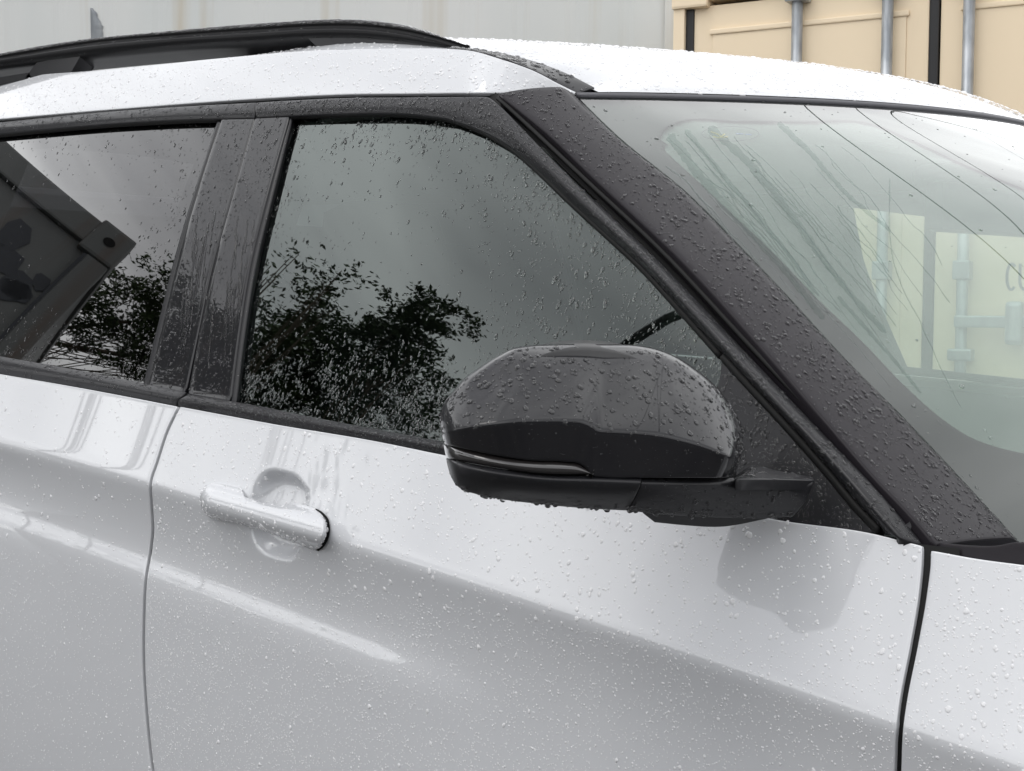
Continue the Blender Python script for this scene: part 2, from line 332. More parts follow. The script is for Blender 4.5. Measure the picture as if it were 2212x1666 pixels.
def grey_container():
    az = radians(36); o = hit(np.array([[1452.0, 60.0]]), lambda P: P[:, 1] - 4.95, hi=25)[0]; o[2] = 0
    T = empty('storage_container', (o[0], o[1], 0), 'pale grey storage container with faint streaks behind the black roof rail', 'container')
    # long corrugated side: shallow pressed ribs
    xs, ys = [], []
    x = 0.0
    k = 0
    prof = []
    while x > -6.0:
        wdt = 0.26
        prof += [(x, 0.0), (x - 0.20, 0.0), (x - 0.225, 0.004), (x - 0.255, 0.004)]; x -= 0.28
    prof = [(px_, py_) for px_, py_ in prof]
    V, Fc = [], []
    for z in (0.12, 3.13):
        for a_, b_ in prof: V.append((o[0] + cos(az)*a_ - sin(az)*b_, o[1] + sin(az)*a_ + cos(az)*b_, z))
    k = len(prof); Fc = [(i, i+1, k+i+1, k+i) for i in range(k-1)]
    wl = mesh_obj('side_wall', V, Fc, GREYC, T, False)
    box('top_rail', (-6.0, -0.03, 3.13), (0.0, 0.06, 3.23), GREYC, T, az, o); box('bottom_rail', (-6.0, -0.03, 0.0), (0.0, 0.06, 0.12), GREYC, T, az, o)
    box('corner_post', (-0.04, -0.02, 0.0), (0.02, 0.12, 3.23), GREYC, T, az, o); box('container_roof', (-6.0, 0.06, 3.17), (0.01, 2.4, 3.21), GREYC, T, az, o)
    box('end_wall', (-0.05, 0.12, 0.05), (0.015, 2.4, 3.17), GREYC, T, az, o); box('back_wall', (-6.0, 2.4, 0.05), (0.01, 2.44, 3.21), GREYC, T, az, o)
    # ragged dark paint mark
    n = np.array([sin(az), -cos(az), 0])
    def onwall(px):
        d = rays(np.array(px, float)); t = ((o - CAM) @ n) / (d @ n); return CAM + d*t[:, None] + n*0.006
    lft = onwall([(196 + 0.12*k_, 18 + k_*5.0) for k_ in range(16)]); rr = np.random.default_rng(3)
    rgt = onwall([(203 + min(k_*2.6, 20) + rr.uniform(-2.5, 2.5), 18 + k_*5.0) for k_ in range(16)])
    V = np.concatenate([lft, rgt]); mk = mesh_obj('paint_mark', V, [(i, i+1, 17+i, 16+i) for i in range(15)], PATCHM, T)
    md = mk.modifiers.new('thick', 'SOLIDIFY'); md.thickness = 0.002
grey_container()

# ---- the weathered container that the rear window mirrors (it stands behind the car, beside the camera's left)
OLDM = mat('weathered_paint', (0.16, 0.17, 0.165), 0.5); streaks(OLDM, (0.17, 0.18, 0.175), (0.12, 0.125, 0.125), (0.12, 0.06, 0.03))
OLDP = mat('dark_touch_up', (0.04, 0.045, 0.055), 0.5)
RUST = mat('rust', (0.10, 0.045, 0.02), 0.8); noise_col(RUST, (0.05, 0.025, 0.012), (0.2, 0.09, 0.04), 18)
def old_container():
    A = np.array([-3.883, -0.733]); Bp = np.array([-4.177, -0.051]); d = (Bp - A)/np.linalg.norm(Bp - A); az = math.atan2(d[1], d[0])
    o = np.array([A[0], A[1], 0.0])      # local x runs away from the corner at 0; local -y faces the car and the camera
    T = empty('weathered_container', tuple(o), 'weathered dark grey container with rusty corner casting mirrored in the rear window', 'container')
    def B(nm, lo, hi, m, bev=0.005): return box(nm, (-hi[0], lo[1], lo[2]), (-lo[0], hi[1], hi[2]), m, T, az, o, bev)
    Lk = 2.44
    sgn = 1
    B('wall_panel', (-Lk + 0.1, 0.03, 0.1), (-0.12, 0.07, 2.46), OLDM); B('corner_post', (-0.12, 0.0, 0.17), (0.0, 0.12, 2.43), OLDM, 0.012); B('corner_post', (-Lk, 0.0, 0.17), (-Lk + 0.1, 0.12, 2.43), OLDM, 0.012)
    B('top_beam', (-Lk + 0.1, 0.0, 2.46), (-0.17, 0.1, 2.58), OLDM, 0.01); B('bottom_beam', (-Lk + 0.1, 0.0, 0.0), (-0.17, 0.1, 0.1), OLDM)
    B('side_wall', (-0.06, 0.12, 0.1), (-0.02, 3.0, 2.5), OLDM); B('side_rail', (-0.09, 0.17, 2.5), (0, 3.0, 2.58), OLDM); B('container_roof', (-Lk, 0.1, 2.56), (-0.09, 3.0, 2.585), OLDM)
    for z0 in (0.0, 2.43):
        c = B('corner_casting', (-0.178, -0.008, z0), (0.008, 0.17, z0 + 0.17), RUST if 0 else OLDM, 0.015)
        ang = np.linspace(0, 2*np.pi, 17)[:-1]
        hole = [(0.085 + 0.030*np.cos(t), -0.012, z0 + 0.09 + 0.020*np.sin(t)) for t in ang]
        R = Matrix.Translation(Vector(o)) @ Matrix.Rotation(az, 4, 'Z')
        mesh_obj('casting_hole', [R @ Vector(p) for p in hole], [tuple(range(16))], RUBBER, T, False)
    r = random.Random(5)
    for k in range(26):
        x, z = -r.uniform(0.2, 1.1), r.uniform(1.35, 2.3); w_, h_ = r.uniform(0.05, 0.15), r.uniform(0.05, 0.17)
        R = Matrix.Translation(Vector(o)) @ Matrix.Rotation(az, 4, 'Z')
        x = -x - w_
        ph_ = r.uniform(0, 6.28); q = [(x + w_/2 + w_*0.62*math.cos(t_)*(0.75 + 0.4*r.random()), 0.024, z + h_/2 + h_*0.6*math.sin(t_)*(0.75 + 0.4*r.random())) for t_ in [ph_ + 6.283*(i_ + 0.5*r.random())/7 for i_ in range(7)]]
        mesh_obj('touch_up_patch', [R @ Vector(p) for p in q], [tuple(range(7))], OLDP, T, False)
    B('wall_seam', (-0.13, -0.004, 0.2), (-0.115, 0.0 - 0.001, 2.42), OLDP, 0.001)
old_container()

# ---- trees and shrubs across the yard (seen mirrored in the windows)
LEAF = mat('leaf', (0.05, 0.085, 0.03), 0.5); noise_col(LEAF, (0.035, 0.06, 0.02), (0.08, 0.12, 0.045), 3.0)
BARK = mat('bark', (0.09, 0.07, 0.05), 0.85)
def leaves_mesh(name, centers, size, parent, rng, per=18, spread=0.16, flat=0.5):
    c = np.repeat(np.asarray(centers), per, 0); k = len(c)
    c = c + rng.normal(0, 1, (k, 3)) * spread * np.array([1, 1, flat])
    a = rng.normal(0, 1, (k, 3)) * np.array([1, 1, 0.35]); a /= np.linalg.norm(a, axis=1)[:, None]
    b = np.cross(a, rng.normal(0, 0.45, (k, 3)) + np.array([0, 0, 1.0])); b /= np.linalg.norm(b, axis=1)[:, None]
    s = (size * rng.uniform(0.6, 1.35, k))[:, None]
    V = np.stack([c - a*s, c + b*s*0.42 - a*s*0.1, c + a*s, c - b*s*0.42 - a*s*0.1], 1).reshape(-1, 3)
    return mesh_obj(name, V, np.arange(4*k).reshape(-1, 4), LEAF, parent, False)
def tree(name, base, blobs, label, cat, seed, size=0.05, per=18, spread=0.16, trunk_r=0.05, group=None, flat=0.5, lean=False):
    """blobs: list of crown centres (x,y,z); limbs run from the trunk to every one of them"""
    rng = np.random.default_rng(seed); T = empty(name, base, label, cat, group)
    b = np.asarray(base, float); bl = np.asarray(blobs, float); top = bl[bl[:, 2].argmax()]; mid = np.array([b[0]*.6 + bl[:, 0].mean()*.4, b[1]*.6 + bl[:, 1].mean()*.4, bl[:, 2].min()*0.6])
    if lean: mid = np.array([b[0], b[1], bl[:, 2].min()*0.95])      # a stem that grows up beside the container and leans out
    tp = spline([b, mid, (mid + bl.mean(0))/2, bl.mean(0)], 10); tube('trunk', tp, np.linspace(trunk_r, trunk_r*0.4, 10), BARK, T, 7)
    for k, q in enumerate(bl):
        s = tp[rng.integers(3, 9)]; m_ = (s + q)/2 + rng.normal(0, 0.06, 3)
        tube('limb', spline([s, m_, q], 6), np.linspace(0.007, 0.004, 6), BARK, T, 5)
    fine = []
    for q in bl:
        for _ in range(7): fine.append(q + rng.normal(0, 1, 3)*spread*np.array([1.5, 1.5, 1.0]))
    leaves_mesh('crown', fine, size, T, rng, per, spread*0.55, flat)
    return T

# ================================================================== THE CAR'S SURFACES (x forward, y into the car, z up)
YC = 1.08                                        # the car's middle plane
def zb(x): return 1.0875 - 0.0575*x               # belt line
def zcr(x): return 0.937 - 0.112*x - 0.017*x*x     # crease below it
def sstep(a, b, x): t = np.clip((x - a)/(b - a), 0, 1); return t*t*(3 - 2*t)
HC = [None]                                      # handle pocket centre
def side(x, z):
    x = np.asarray(x, float); z = np.asarray(z, float)
    xx = np.clip(x, -2.6, 1.3); y0 = 0.035 + 0.010*(xx + 0.7)**2; b, c = zb(xx), zcr(xx)
    q = b - z; up = y0 - 0.33*q - 0.25*q*q
    q1 = b - c; yc = y0 - 0.33*q1 - 0.25*q1*q1; p = c - z
    w = 1 - sstep(-0.66, -0.42, xx); ph = 0.122; a = 0.024 - 0.005*sstep(-1.2, -0.6, xx); A = 0.36
    low = yc + 0.26*0.085*np.tanh(p/0.085) - w*A*a*(np.tanh((p - ph)/a) + np.tanh(ph/a)) - 0.018*p*(1-w) + 0.05*np.clip(p - 0.25, 0, 9)**2 + 0.02*w*np.clip(p-ph,0,9)
    k = 0.0022; d = (up - low)/k
    y = np.where(d > 30, up, np.where(d < -30, low, low + k*np.logaddexp(0, np.clip(d, -40, 40))))
    if HC[0] is not None:
        u_, v_ = (x - HC[0][0]), (z - HC[0][1]); v_ = v_ + 0.06*u_
        rho = (np.abs(u_)/0.056)**3.2 + (np.abs(v_)/0.058)**2.8
        y = y + 0.026*(1 - sstep(0.2, 1.0, rho))
    return y
def gl(x, z, off=0.0):                            # glasshouse side
    x = np.asarray(x, float); dz = np.asarray(z, float) - 1.1
    return 0.045 + off + 0.36*dz + 0.12*dz*dz + 0.02*(np.clip(x, -2.6, 1) + 0.9)**2
def zr(x): return 1.545 - 0.05*x
def upper(x, z, off=0.0):                         # cant rail above the doors
    q = np.clip(z - zr(x), 0, 1); return gl(x, np.minimum(z, zr(x)), off) + 0.55*q + 1.0*q*q
Fside = lambda P: P[:, 1] - side(P[:, 0], P[:, 2])
def Fgl(off): return lambda P: P[:, 1] - gl(P[:, 0], P[:, 2], off)
def Fup(off=0.0): return lambda P: P[:, 1] - upper(P[:, 0], P[:, 2], off)
def Fy(y): return lambda P: P[:, 1] - y
# windscreen and roof front
HEAD_X, COT, HW = -0.60, 1.42, YC - 0.345
def xhead(y): return HEAD_X + 0.30*(1 - np.abs((y - YC)/HW)**2)
def zhead(y): return 1.58 + 0.013*(1 - np.abs((y - YC)/HW)**1.5)
def ws_x(y, z):
    dz = zhead(y) - z
    return xhead(y) + 1.9*dz - 0.75*dz*np.abs(dz)
def Fws(off=0.0): return lambda P: ws_x(P[:, 1], P[:, 2]) + off*1.7 - P[:, 0]

# handle pocket
_h = hit(np.array([[584.0, 1114.0]]), Fside)[0]; HC[0] = (_h[0], _h[2])

SUV = empty('parked_car', (-0.9, YC, 0), 'white car with black roof rails, pillars and mirror, beaded with rain', 'car')
def G3(top, bot, F, left=None, right=None, ns=60, ntt=16, smooth=True): return hit(coons(top, bot, left, right, ns, ntt, smooth), F)

# ------------------------------------------------------------------ doors and wing (white paint)
BELT_F = [(396, 886), (600, 920), (800, 953.5), (955, 985), (1200, 1033), (1450, 1081), (1690, 1128), (1880, 1155), (1985, 1180)]
GAPB_L = [(381, 880), (357, 930), (334, 999), (321, 1040), (322.5, 1091), (325, 1148), (321, 1186), (311, 1244), (306, 1337), (306, 1440), (311, 1525), (326, 1666), (352, 1800), (420, 2050)]
GAPB_R = [(x + 8.5, y + 1) for x, y in GAPB_L]
GAPF_L = [(1988, 1182), (1988, 1200), (1982, 1275), (1963, 1391), (1939, 1518), (1932, 1577), (1928, 1666), (1920, 1800), (1900, 2050)]
GAPF_R = [(2013, 1193), (2013, 1210), (2006, 1275), (1986, 1391), (1961, 1518), (1953, 1577), (1949, 1666), (1941, 1800), (1921, 2050)]
BELT_F = [(GAPB_R[0][0], GAPB_R[0][1])] + BELT_F[1:-1] + [GAPF_L[0]]
front_P = G3(BELT_F, [GAPB_R[-1], (1200, 2050), GAPF_L[-1]], Fside, GAPB_R, GAPF_L, 330, 260)
front_door = panel('front_door', front_P, WHITE, SUV, 0.0014, 0.034)
BELT_R = [(-420, 742), (-200, 776), (0, 810), (200, 845), GAPB_L[0]]
rear_P = G3(BELT_R, [(-420, 2050), (0, 2050), GAPB_L[-1]], Fside, [(-420, 742), (-420, 2050)], GAPB_L, 150, 200)
rear_door = panel('rear_door', rear_P, WHITE, SUV, 0.0014, 0.034)
FEND_T = [GAPF_R[0], (2040, 1198), (2100, 1209), (2212, 1224), (2400, 1248), (2700, 1285)]
fend_P = G3(FEND_T, [GAPF_R[-1], (2300, 2050), (2700, 2050)], Fside, GAPF_R, [(2700, 1285), (2700, 2050)], 110, 180)
fender = panel('front_wing', fend_P, WHITE, SUV, 0.0014, 0.034)
# black strip close behind the shut lines, standing in for their deep shade
def backing(name, pxa, pxb, F, m=RUBBER, n=40): return panel(name, hit(coons(pxa, pxb, None, None, n, 4), F), m, SUV, 0.0)
_sideb = lambda P: P[:, 1] - (side(P[:, 0], P[:, 2]) + 0.0055)
backing('shut_line_shade', [(x - 40, y) for x, y in GAPB_L], [(x + 50, y) for x, y in GAPB_L], _sideb)
backing('shut_line_shade', [(x - 50, y - 12) for x, y in GAPF_L], [(x + 60, y - 8) for x, y in GAPF_R], _sideb)
inner_side = panel('side_light_block', hit(coons([(-420, 770), (500, 930), (1300, 1080), (2700, 1310)], [(-420, 2080), (1000, 2080), (2700, 2080)], None, None, 40, 20), lambda P: P[:, 1] - (side(P[:, 0], P[:, 2]) + 0.05)), RUBBER, SUV, 0.0)  # unseen dark sheet added behind the doors to keep light out

# hood beyond the wing top and the cowl at the windscreen's foot
fe = fend_P[0, 72:]
hood_rows = [fe + np.array([0.0, a*1.0, 0.06*(1 - (1 - a/0.93)**2)]) + np.array([0.10*a, 0, 0.0]) for a in np.linspace(0.006, 0.93, 24)]
# the bonnet is built from the wing's upper edge to the middle plane
panel('bonnet', np.array(hood_rows), WHITE, SUV, 0.0, face=(0.5, 0.9, 5))

# ------------------------------------------------------------------ belt mouldings
BTR_top = [(-420, 700), (-200, 736), (0, 771), (200, 807), (330, 834), (399, 848)]
BTR_bot = [(-420, 738), (-200, 772), (0, 807), (200, 842), (330, 867), (379, 877)]
btr_P = G3(BTR_top, BTR_bot, Fgl(-0.012), None, [(399, 848), (396, 856), (386, 868), (379, 877)], 80, 8)
def bulged(P, amt, axis=0):
    n = gridn(P); t = np.linspace(0, 1, P.shape[0])[:, None, None]; return P + n*amt*(1 - (2*t - 1)**2)
btr = panel('belt_moulding', bulged(btr_P, 0.006), SATIN, rear_door, 0.003, 0.02)
BTF_top = [(406, 853), (500, 868), (700, 907), (950, 954), (1200, 1003), (1500, 1062), (1640, 1092)]
BTF_bot = [(387, 879), (600, 917), (800, 951), (955, 982), (1200, 1030), (1500, 1089), (1640, 1116)]
btf_P = G3(BTF_top, BTF_bot, Fgl(-0.012), [(406, 853), (403, 860), (392, 871), (387, 879)], None, 120, 8)
panel('belt_moulding', bulged(btf_P, 0.006), SATIN, front_door, 0.003, 0.02)
backing('shut_line_shade', [(372, 842), (372, 885)], [(430, 850), (430, 895)], Fgl(0.004), n=8)  # same black shade strip where the gap crosses the mouldings
backing('waist_seal', [(-420, 728), (0, 800), (380, 870), (955, 976), (1500, 1080), (1990, 1172)], [(-420, 760), (0, 830), (380, 897), (955, 1003), (1500, 1108), (1990, 1195)], lambda P: P[:, 1] - np.maximum(gl(P[:, 0], P[:, 2], 0.014), side(P[:, 0], P[:, 2]) + 0.012), n=60)

# ------------------------------------------------------------------ side glass
gf_P = G3([(617, 236), (726, 240), (898, 242), (1018, 264), (1104, 308), (1241, 434), (1375, 555), (1522, 713), (1580, 790)], [(492, 895), (800, 950), (1200, 1025), (1580, 1100)], Fgl(0.006), [(617, 236), (580, 480), (530, 720), (492, 895)], [(1580, 790), (1580, 1100)], 90, 50)
glass_f = panel('side_glass', gf_P, GLASSF, front_door, 0.0)
gr_P = G3([(-420, 312), (0, 276), (240, 258), (495, 243)], [(-420, 735), (0, 800), (200, 836), (345, 866)], Fgl(0.006), None, [(495, 243), (440, 450), (385, 680), (345, 866)], 60, 50)
glass_r = panel('side_glass', gr_P, GLASSR, rear_door, 0.0)

# ------------------------------------------------------------------ window frames and pillars
UR_top = [(-420, 306), (0, 265), (240, 242), (400, 231), (551, 223)]; UR_bot = [(-420, 332), (0, 288), (240, 266), (400, 257), (549, 253.5)]
fr_r = G3(UR_top, UR_bot, Fgl(-0.010), None, None, 80, 6); panel('window_frame', bulged(fr_r, 0.003), SATIN, rear_door, 0.003, 0.022)
FR_out = [(556, 222.5), (726, 213.5), (898, 211.5), (1030, 210.5), (1052, 213), (1064, 221), (1111, 263), (1173, 326), (1256, 408), (1413, 556), (1600, 752), (1789, 951), (1889, 1055), (1988, 1172)]
FR_in = [(555, 252.5), (726, 245), (898, 246), (967, 254), (1018, 271), (1070, 295), (1104, 316), (1155, 359), (1241, 441), (1310, 504), (1375, 564), (1481, 679), (1560, 767), (1595, 806), (1675, 892), (1789, 1020), (1848, 1091), (1906, 1150)]
def ctrl(a, b, ka, kb, n=160):
    """two rails matched by their corner marks"""
    A, Bq = [], []
    for (i0, i1), (j0, j1) in zip(zip(ka[:-1], ka[1:]), zip(kb[:-1], kb[1:])):
        A.append(spline(a[i0:i1 + 1], n)[:-1]); Bq.append(spline(b[j0:j1 + 1], n)[:-1])
    return np.concatenate(A + [np.array([a[-1]])]), np.concatenate(Bq + [np.array([b[-1]])])
Ao, Ai = ctrl(FR_out, FR_in, [0, 3, 6, 10, 13], [0, 3, 6, 12, 17], 40)
tt = np.linspace(0, 1, 9)[:, None, None]
fr_f = hit(Ao[None]*(1 - tt) + Ai[None]*tt, Fgl(-0.010))
# the frame is a ridge along the windscreen pillar: proud near the groove, falling to a valley by the sail panel
s_ = np.linspace(0, 1, fr_f.shape[1])[None, :, None]; n_ = gridn(fr_f)
fr_f2 = fr_f + n_*(0.003*(1 - (2*tt - 1)**2) + sstep(0.35, 0.8, s_)*0.010*np.sin(np.pi*np.clip(tt*1.15 - 0.05, 0, 1)) - sstep(0.5, 0.9, s_)*0.006*sstep(0.7, 1.0, tt))
panel('window_frame', fr_f2, SATIN, front_door, 0.003, 0.022)
PR_L = [(480, 256.5), (430, 410), (389, 548), (355, 690), (321, 832)]; PR_R = [(548.5, 255.5), (505, 405), (457, 572), (425, 720), (398, 846)]
pr_P = hit(coons([PR_L[0], PR_R[0]], [PR_L[-1], PR_R[-1]], PR_L, PR_R, 10, 60), Fgl(-0.008)); pil_r = panel('pillar_trim', pr_P, GLOSS, rear_door, 0.003, 0.02)
PF_L = [(552, 255), (509, 405), (463, 572), (432, 720), (408, 850)]; PF_R = [(622, 254), (578, 410), (538, 569), (512, 730), (495, 864)]
pf_P = hit(coons([PF_L[0], PF_R[0]], [PF_L[-1], PF_R[-1]], PF_L, PF_R, 10, 60), Fgl(-0.008)); pil_f = panel('pillar_trim', pf_P, GLOSS, front_door, 0.003, 0.02)
def strip(name, a, b, off, m, parent, bulge=0.002, n=50, edge=0.0015):
    P = hit(coons([a[0], b[0]], [a[-1], b[-1]], a, b, 7, n), Fgl(off)); nn = gridn(P); u = np.linspace(0, 1, 7)[None, :, None]
    return panel(name, P + nn*bulge*(1 - (2*u - 1)**2), m, parent, edge, 0.012), P
run_f, runf_P = strip('glass_run', [(624, 256), (580, 410), (540.5, 569), (515, 730), (497, 868)], [(631, 257), (591, 412), (552, 571), (526, 732), (509, 870)], -0.003, SATIN, front_door)
run_r, runr_P = strip('glass_run', [(470, 260), (420, 412), (379, 550), (344, 690), (310, 829)], [(479, 259), (429, 412), (388, 549), (354, 690), (320, 832)], -0.002, SATIN, rear_door, 0.0015)
backing('pillar_core', [(540, 225), (500, 405), (455, 572), (420, 720), (392, 860)], [(562, 225), (516, 405), (470, 572), (440, 720), (415, 865)], Fgl(0.004))
# black rubber along the tops of the glass and in the groove round the door
def seal(name, px, off, rad, parent, n=80): return tube(name, hit(spline(px, n), Fgl(off)), rad, RUBBER, parent, 6)
seal('glass_seal', [(-420, 337), (0, 292), (240, 270), (400, 261), (478, 258)], -0.002, 0.0055, rear_door)
seal('glass_seal', [(632, 253), (726, 249), (898, 250), (967, 258), (1018, 275), (1070, 299), (1104, 320), (1155, 363), (1241, 445), (1310, 508), (1375, 568), (1481, 683), (1558, 770)], -0.002, 0.0042, front_door)
seal('sail_seal', [(1563, 771), (1600, 812), (1680, 898), (1791, 1023), (1850, 1094), (1900, 1146)], -0.006, 0.005, front_door)
GRV_a = [(-420, 286), (0, 252), (240, 230), (549, 209), (759, 199), (1046, 196), (1064, 204), (1111, 245), (1173, 308), (1256, 390), (1413, 538), (1600, 735), (1789, 935), (1889, 1040), (1985, 1160)]
GRV_b = [(-420, 312), (0, 274), (240, 252), (549, 232), (759, 222), (1040, 220), (1074, 234), (1140, 285), (1230, 345), (1330, 440), (1500, 596), (1680, 790), (1850, 975), (1950, 1085), (2050, 1205)]
Ga, Gb = ctrl(GRV_a, GRV_b, [0, 5, 6, 14], [0, 5, 6, 14], 70)
tq = np.linspace(0, 1, 4)[:, None, None]; panel('door_opening_seal', hit((Ga + (Ga - Gb)*0.5)[None]*(1 - tq) + (Gb + (Gb - Ga)*0.9)[None]*tq, Fup(0.012)), RUBBER, SUV, 0.0)
seal('pillar_gasket', [(1076, 212), (1118, 250), (1180, 308), (1268, 391), (1425, 538), (1612, 738), (1797, 936), (1895, 1042), (1998, 1170)], -0.001, 0.0035, SUV)

# ------------------------------------------------------------------ windscreen pillar (black) between door groove and glass
AP_L = [(1082, 203), (1130, 240), (1186, 286), (1276, 372), (1486, 570), (1660, 762), (1797, 921), (1894, 1033), (1961, 1103), (2023, 1174)]
AP_R = [(1240, 204), (1275, 240), (1327, 292), (1486, 422), (1604, 542), (1693, 635), (1796, 748), (1967, 922), (2086, 1049), (2199, 1172)]
pl = hit(spline(AP_L, 120), Fgl(-0.006)); prr = hit(spline(AP_R, 120), Fws(0.004))
tA = np.linspace(0, 1, 22)[:, None, None]
apm = pl[None]*(1 - tA) + prr[None]*tA; nA = gridn(apm)
ridge = 0.80
prof = np.where(tA < ridge, 0.010*np.sin(np.pi*0.5*tA/ridge)**0.8, 0.010*(1 - ((tA - ridge)/(1 - ridge))**1.3))
ap_P = apm + nA*prof
a_pillar = panel('windscreen_pillar', ap_P, PILLAR, SUV, 0.003, 0.02)
# foot of that pillar
ft_P = G3([(2028, 1176), (2090, 1182), (2150, 1183), (2200, 1175), (2240, 1178)], [(2037, 1190), (2090, 1201), (2140, 1211), (2200, 1216), (2240, 1222)], Fgl(-0.008), None, None, 20, 6)
panel('pillar_foot', ft_P, PILLAR, SUV, 0.002, 0.012)

# ------------------------------------------------------------------ windscreen with its black border, header seam, roof
HD = [(1286, 206), (1453, 212), (1762, 228), (1968, 242), (2212, 261), (2420, 280)]
ws_bot = [(2205, 1180), (2260, 1200), (2420, 1240), (2700, 1290)]
def wsmap(s_, t_):   # pixel grid of the whole near half, then mirrored to the far half
    pass
WSL = [(1246, 208), (1330, 290), (1488, 420), (1607, 541), (1696, 634), (1799, 747), (1970, 921), (2089, 1048), (2203, 1172)]
# near edge of the glass and its header as 3-D lines; the sheet runs across the car between them
edge3 = hit(spline(WSL, 70), Fws(0.0))
ys = np.linspace(0, 1, 80)[:, None]
e_y, e_z = edge3[:, 1], edge3[:, 2]
rows = []
for k in range(70):
    y0, z0 = e_y[k], e_z[k]; yy = y0 + ys[:, 0]*(2*YC - 2*y0); f0 = (e_z[0] - z0)/(e_z[0] - e_z[-1])
    top = zhead(yy) + (e_z[0] - zhead(e_y[0])); zz = top*(1 - f0) + (e_z[-1] - 0.02*(1 - ((yy - YC)/(YC - y0))**2))*f0
    rows.append(np.stack([ws_x(yy, zz), yy, zz], 1))
ws_P = np.array(rows)                                         # rows run down the glass, columns across
windscreen = panel('windscreen', ws_P, GLASSW, SUV, 0.0, face=(5, YC, 5))
# black border: everything of the sheet outside the clear field, 3 mm behind the glass
CLEAR = spline([(1425, 300), (1440, 276), (1463, 265), (1600, 262.5), (1727, 263), (1882, 267), (1968, 302), (2071, 350), (2174, 393), (2300, 440), (2520, 500), (2800, 620), (2800, 1040), (2500, 1020), (2212, 980), (2160, 968), (2105, 949), (2036, 906), (1968, 847), (1858, 734), (1765, 645), (1666, 542), (1590, 470), (1500, 385), (1440, 330)], 300)
fine_r = np.linspace(0, 69, 260); fine_c = np.linspace(0, 79, 360)
def resample(P, fr, fc):
    i = np.clip(fr.astype(int), 0, P.shape[0]-2); a = (fr - i)[:, None, None]; Q = P[i]*(1-a) + P[i+1]*a
    j = np.clip(fc.astype(int), 0, P.shape[1]-2); b = (fc - j)[None, :, None]; return Q[:, j]*(1-b) + Q[:, j+1]*b
wf = resample(ws_P, fine_r, fine_c); nw = gridn(wf, (5, YC, 5)); wb = wf - nw*0.004
def inside(px, poly):
    x, y = px[..., 0], px[..., 1]; r = np.zeros(x.shape, bool); q = np.roll(poly, 1, 0)
    for (x1, y1), (x2, y2) in zip(poly, q):
        r ^= ((y1 > y) != (y2 > y)) & (x < (x2 - x1)*(y - y1)/(y2 - y1 + 1e-12) + x1)
    return r
pxw = project(wb); ins = inside(pxw, CLEAR)
# snap the border's inner rim on to the clear field's outline so that it reads as a clean edge
fq = grid_faces(*wb.shape[:2]); keep = ~(ins.reshape(-1)[fq].all(1)); fk = fq[keep]
flat = wb.reshape(-1, 3).copy(); pf = pxw.reshape(-1, 2); rim = ins.reshape(-1) & np.isin(np.arange(len(flat)), fk.ravel())
ri = np.where(rim)[0]
if len(ri):
    cl = CLEAR[((pf[ri][:, None] - CLEAR[None])**2).sum(-1).argmin(1)]
    dz = cl - pf[ri]; dmax = np.linalg.norm(dz, axis=1) < 14
    dpt = rays(cl); dep = (flat[ri] - CAM) @ FWD; flat[ri[dmax]] = (CAM + dpt*dep[:, None])[dmax]
used = np.unique(fk); rem = np.full(len(flat), -1); rem[used] = np.arange(len(used))
FILM = bpy.data.materials.new('painted_haze'); FILM.use_nodes = True; _n = FILM.node_tree.nodes; _l = FILM.node_tree.links; _n.clear()
_o = _n.new('ShaderNodeOutputMaterial'); _t = _n.new('ShaderNodeBsdfTransparent'); _t.inputs[0].default_value = (0.93, 0.97, 0.95, 1)
_d = _n.new('ShaderNodeBsdfDiffuse'); _d.inputs[0].default_value = (0.66, 0.735, 0.705, 1); _m = _n.new('ShaderNodeMixShader'); _m.inputs[0].default_value = 0.30
_l.new(_t.outputs[0], _m.inputs[1]); _l.new(_d.outputs[0], _m.inputs[2]); _l.new(_m.outputs[0], _o.inputs[0])
fin = fq[ins.reshape(-1)[fq].any(1) & (wb.reshape(-1, 3)[fq][:, :, 1].mean(1) < YC + 0.25)]; uin = np.unique(fin); rin = np.full(len(flat), -1); rin[uin] = np.arange(len(uin))
film = mesh_obj('clear_field_haze', wb.reshape(-1, 3)[uin] - nw.reshape(-1, 3)[uin]*0.003, rin[fin], FILM, windscreen)   # pale haze added behind the glass to lighten the clear field
frit = mesh_obj('glass_border', flat[used], rem[fk], DARKPLASTIC, windscreen)
# header seam and roof
hy = np.linspace(e_y[0], 2*YC - e_y[0], 120); top_z = zhead(hy) + (e_z[0] - zhead(e_y[0])); hx = ws_x(hy, top_z); headP = np.stack([hx, hy, top_z], 1)
tube('header_seal', headP + np.array([0.0, 0, 0.001]), 0.0045, mat('seam_grey', (0.09, 0.09, 0.1), 0.4), SUV, 6)
dd = np.r_[np.linspace(0.006, 0.25, 30), np.linspace(0.28, 2.6, 40)]
def roof_rows():
    out_ = []
    for d_ in dd:
        ins_ = 0.055*sstep(0.0, 0.25, d_)
        y = YC + (hy - YC)*(1 - ins_*0); zz = top_z + 0.004*(1 - np.exp(-d_/0.004)) + 0.13*(1 - np.exp(-d_/0.19)) + 0.004*d_ + 0.020*sstep(0.25, 0.6, d_) - 0.022*sstep(0.0, 0.06, d_)*np.exp(-(HW + 0.345 - 0.358 - np.abs(y - YC))/0.03)
        out_.append(np.stack([hx - d_, y, zz], 1))
    return np.array(out_)
hy0, hx0, tz0 = hy, hx, top_z; hy = np.r_[np.linspace(0.358, 0.44, 14), np.linspace(0.46, 2*YC - 0.46, 100), np.linspace(2*YC - 0.44, 2*YC - 0.358, 14)]; top_z = zhead(hy) + (e_z[0] - zhead(e_y[0])); hx = ws_x(hy, top_z)
roof_P = roof_rows(); roof = panel('roof_panel', roof_P, WHITE, SUV, 0.0, face=(0, YC, 9))

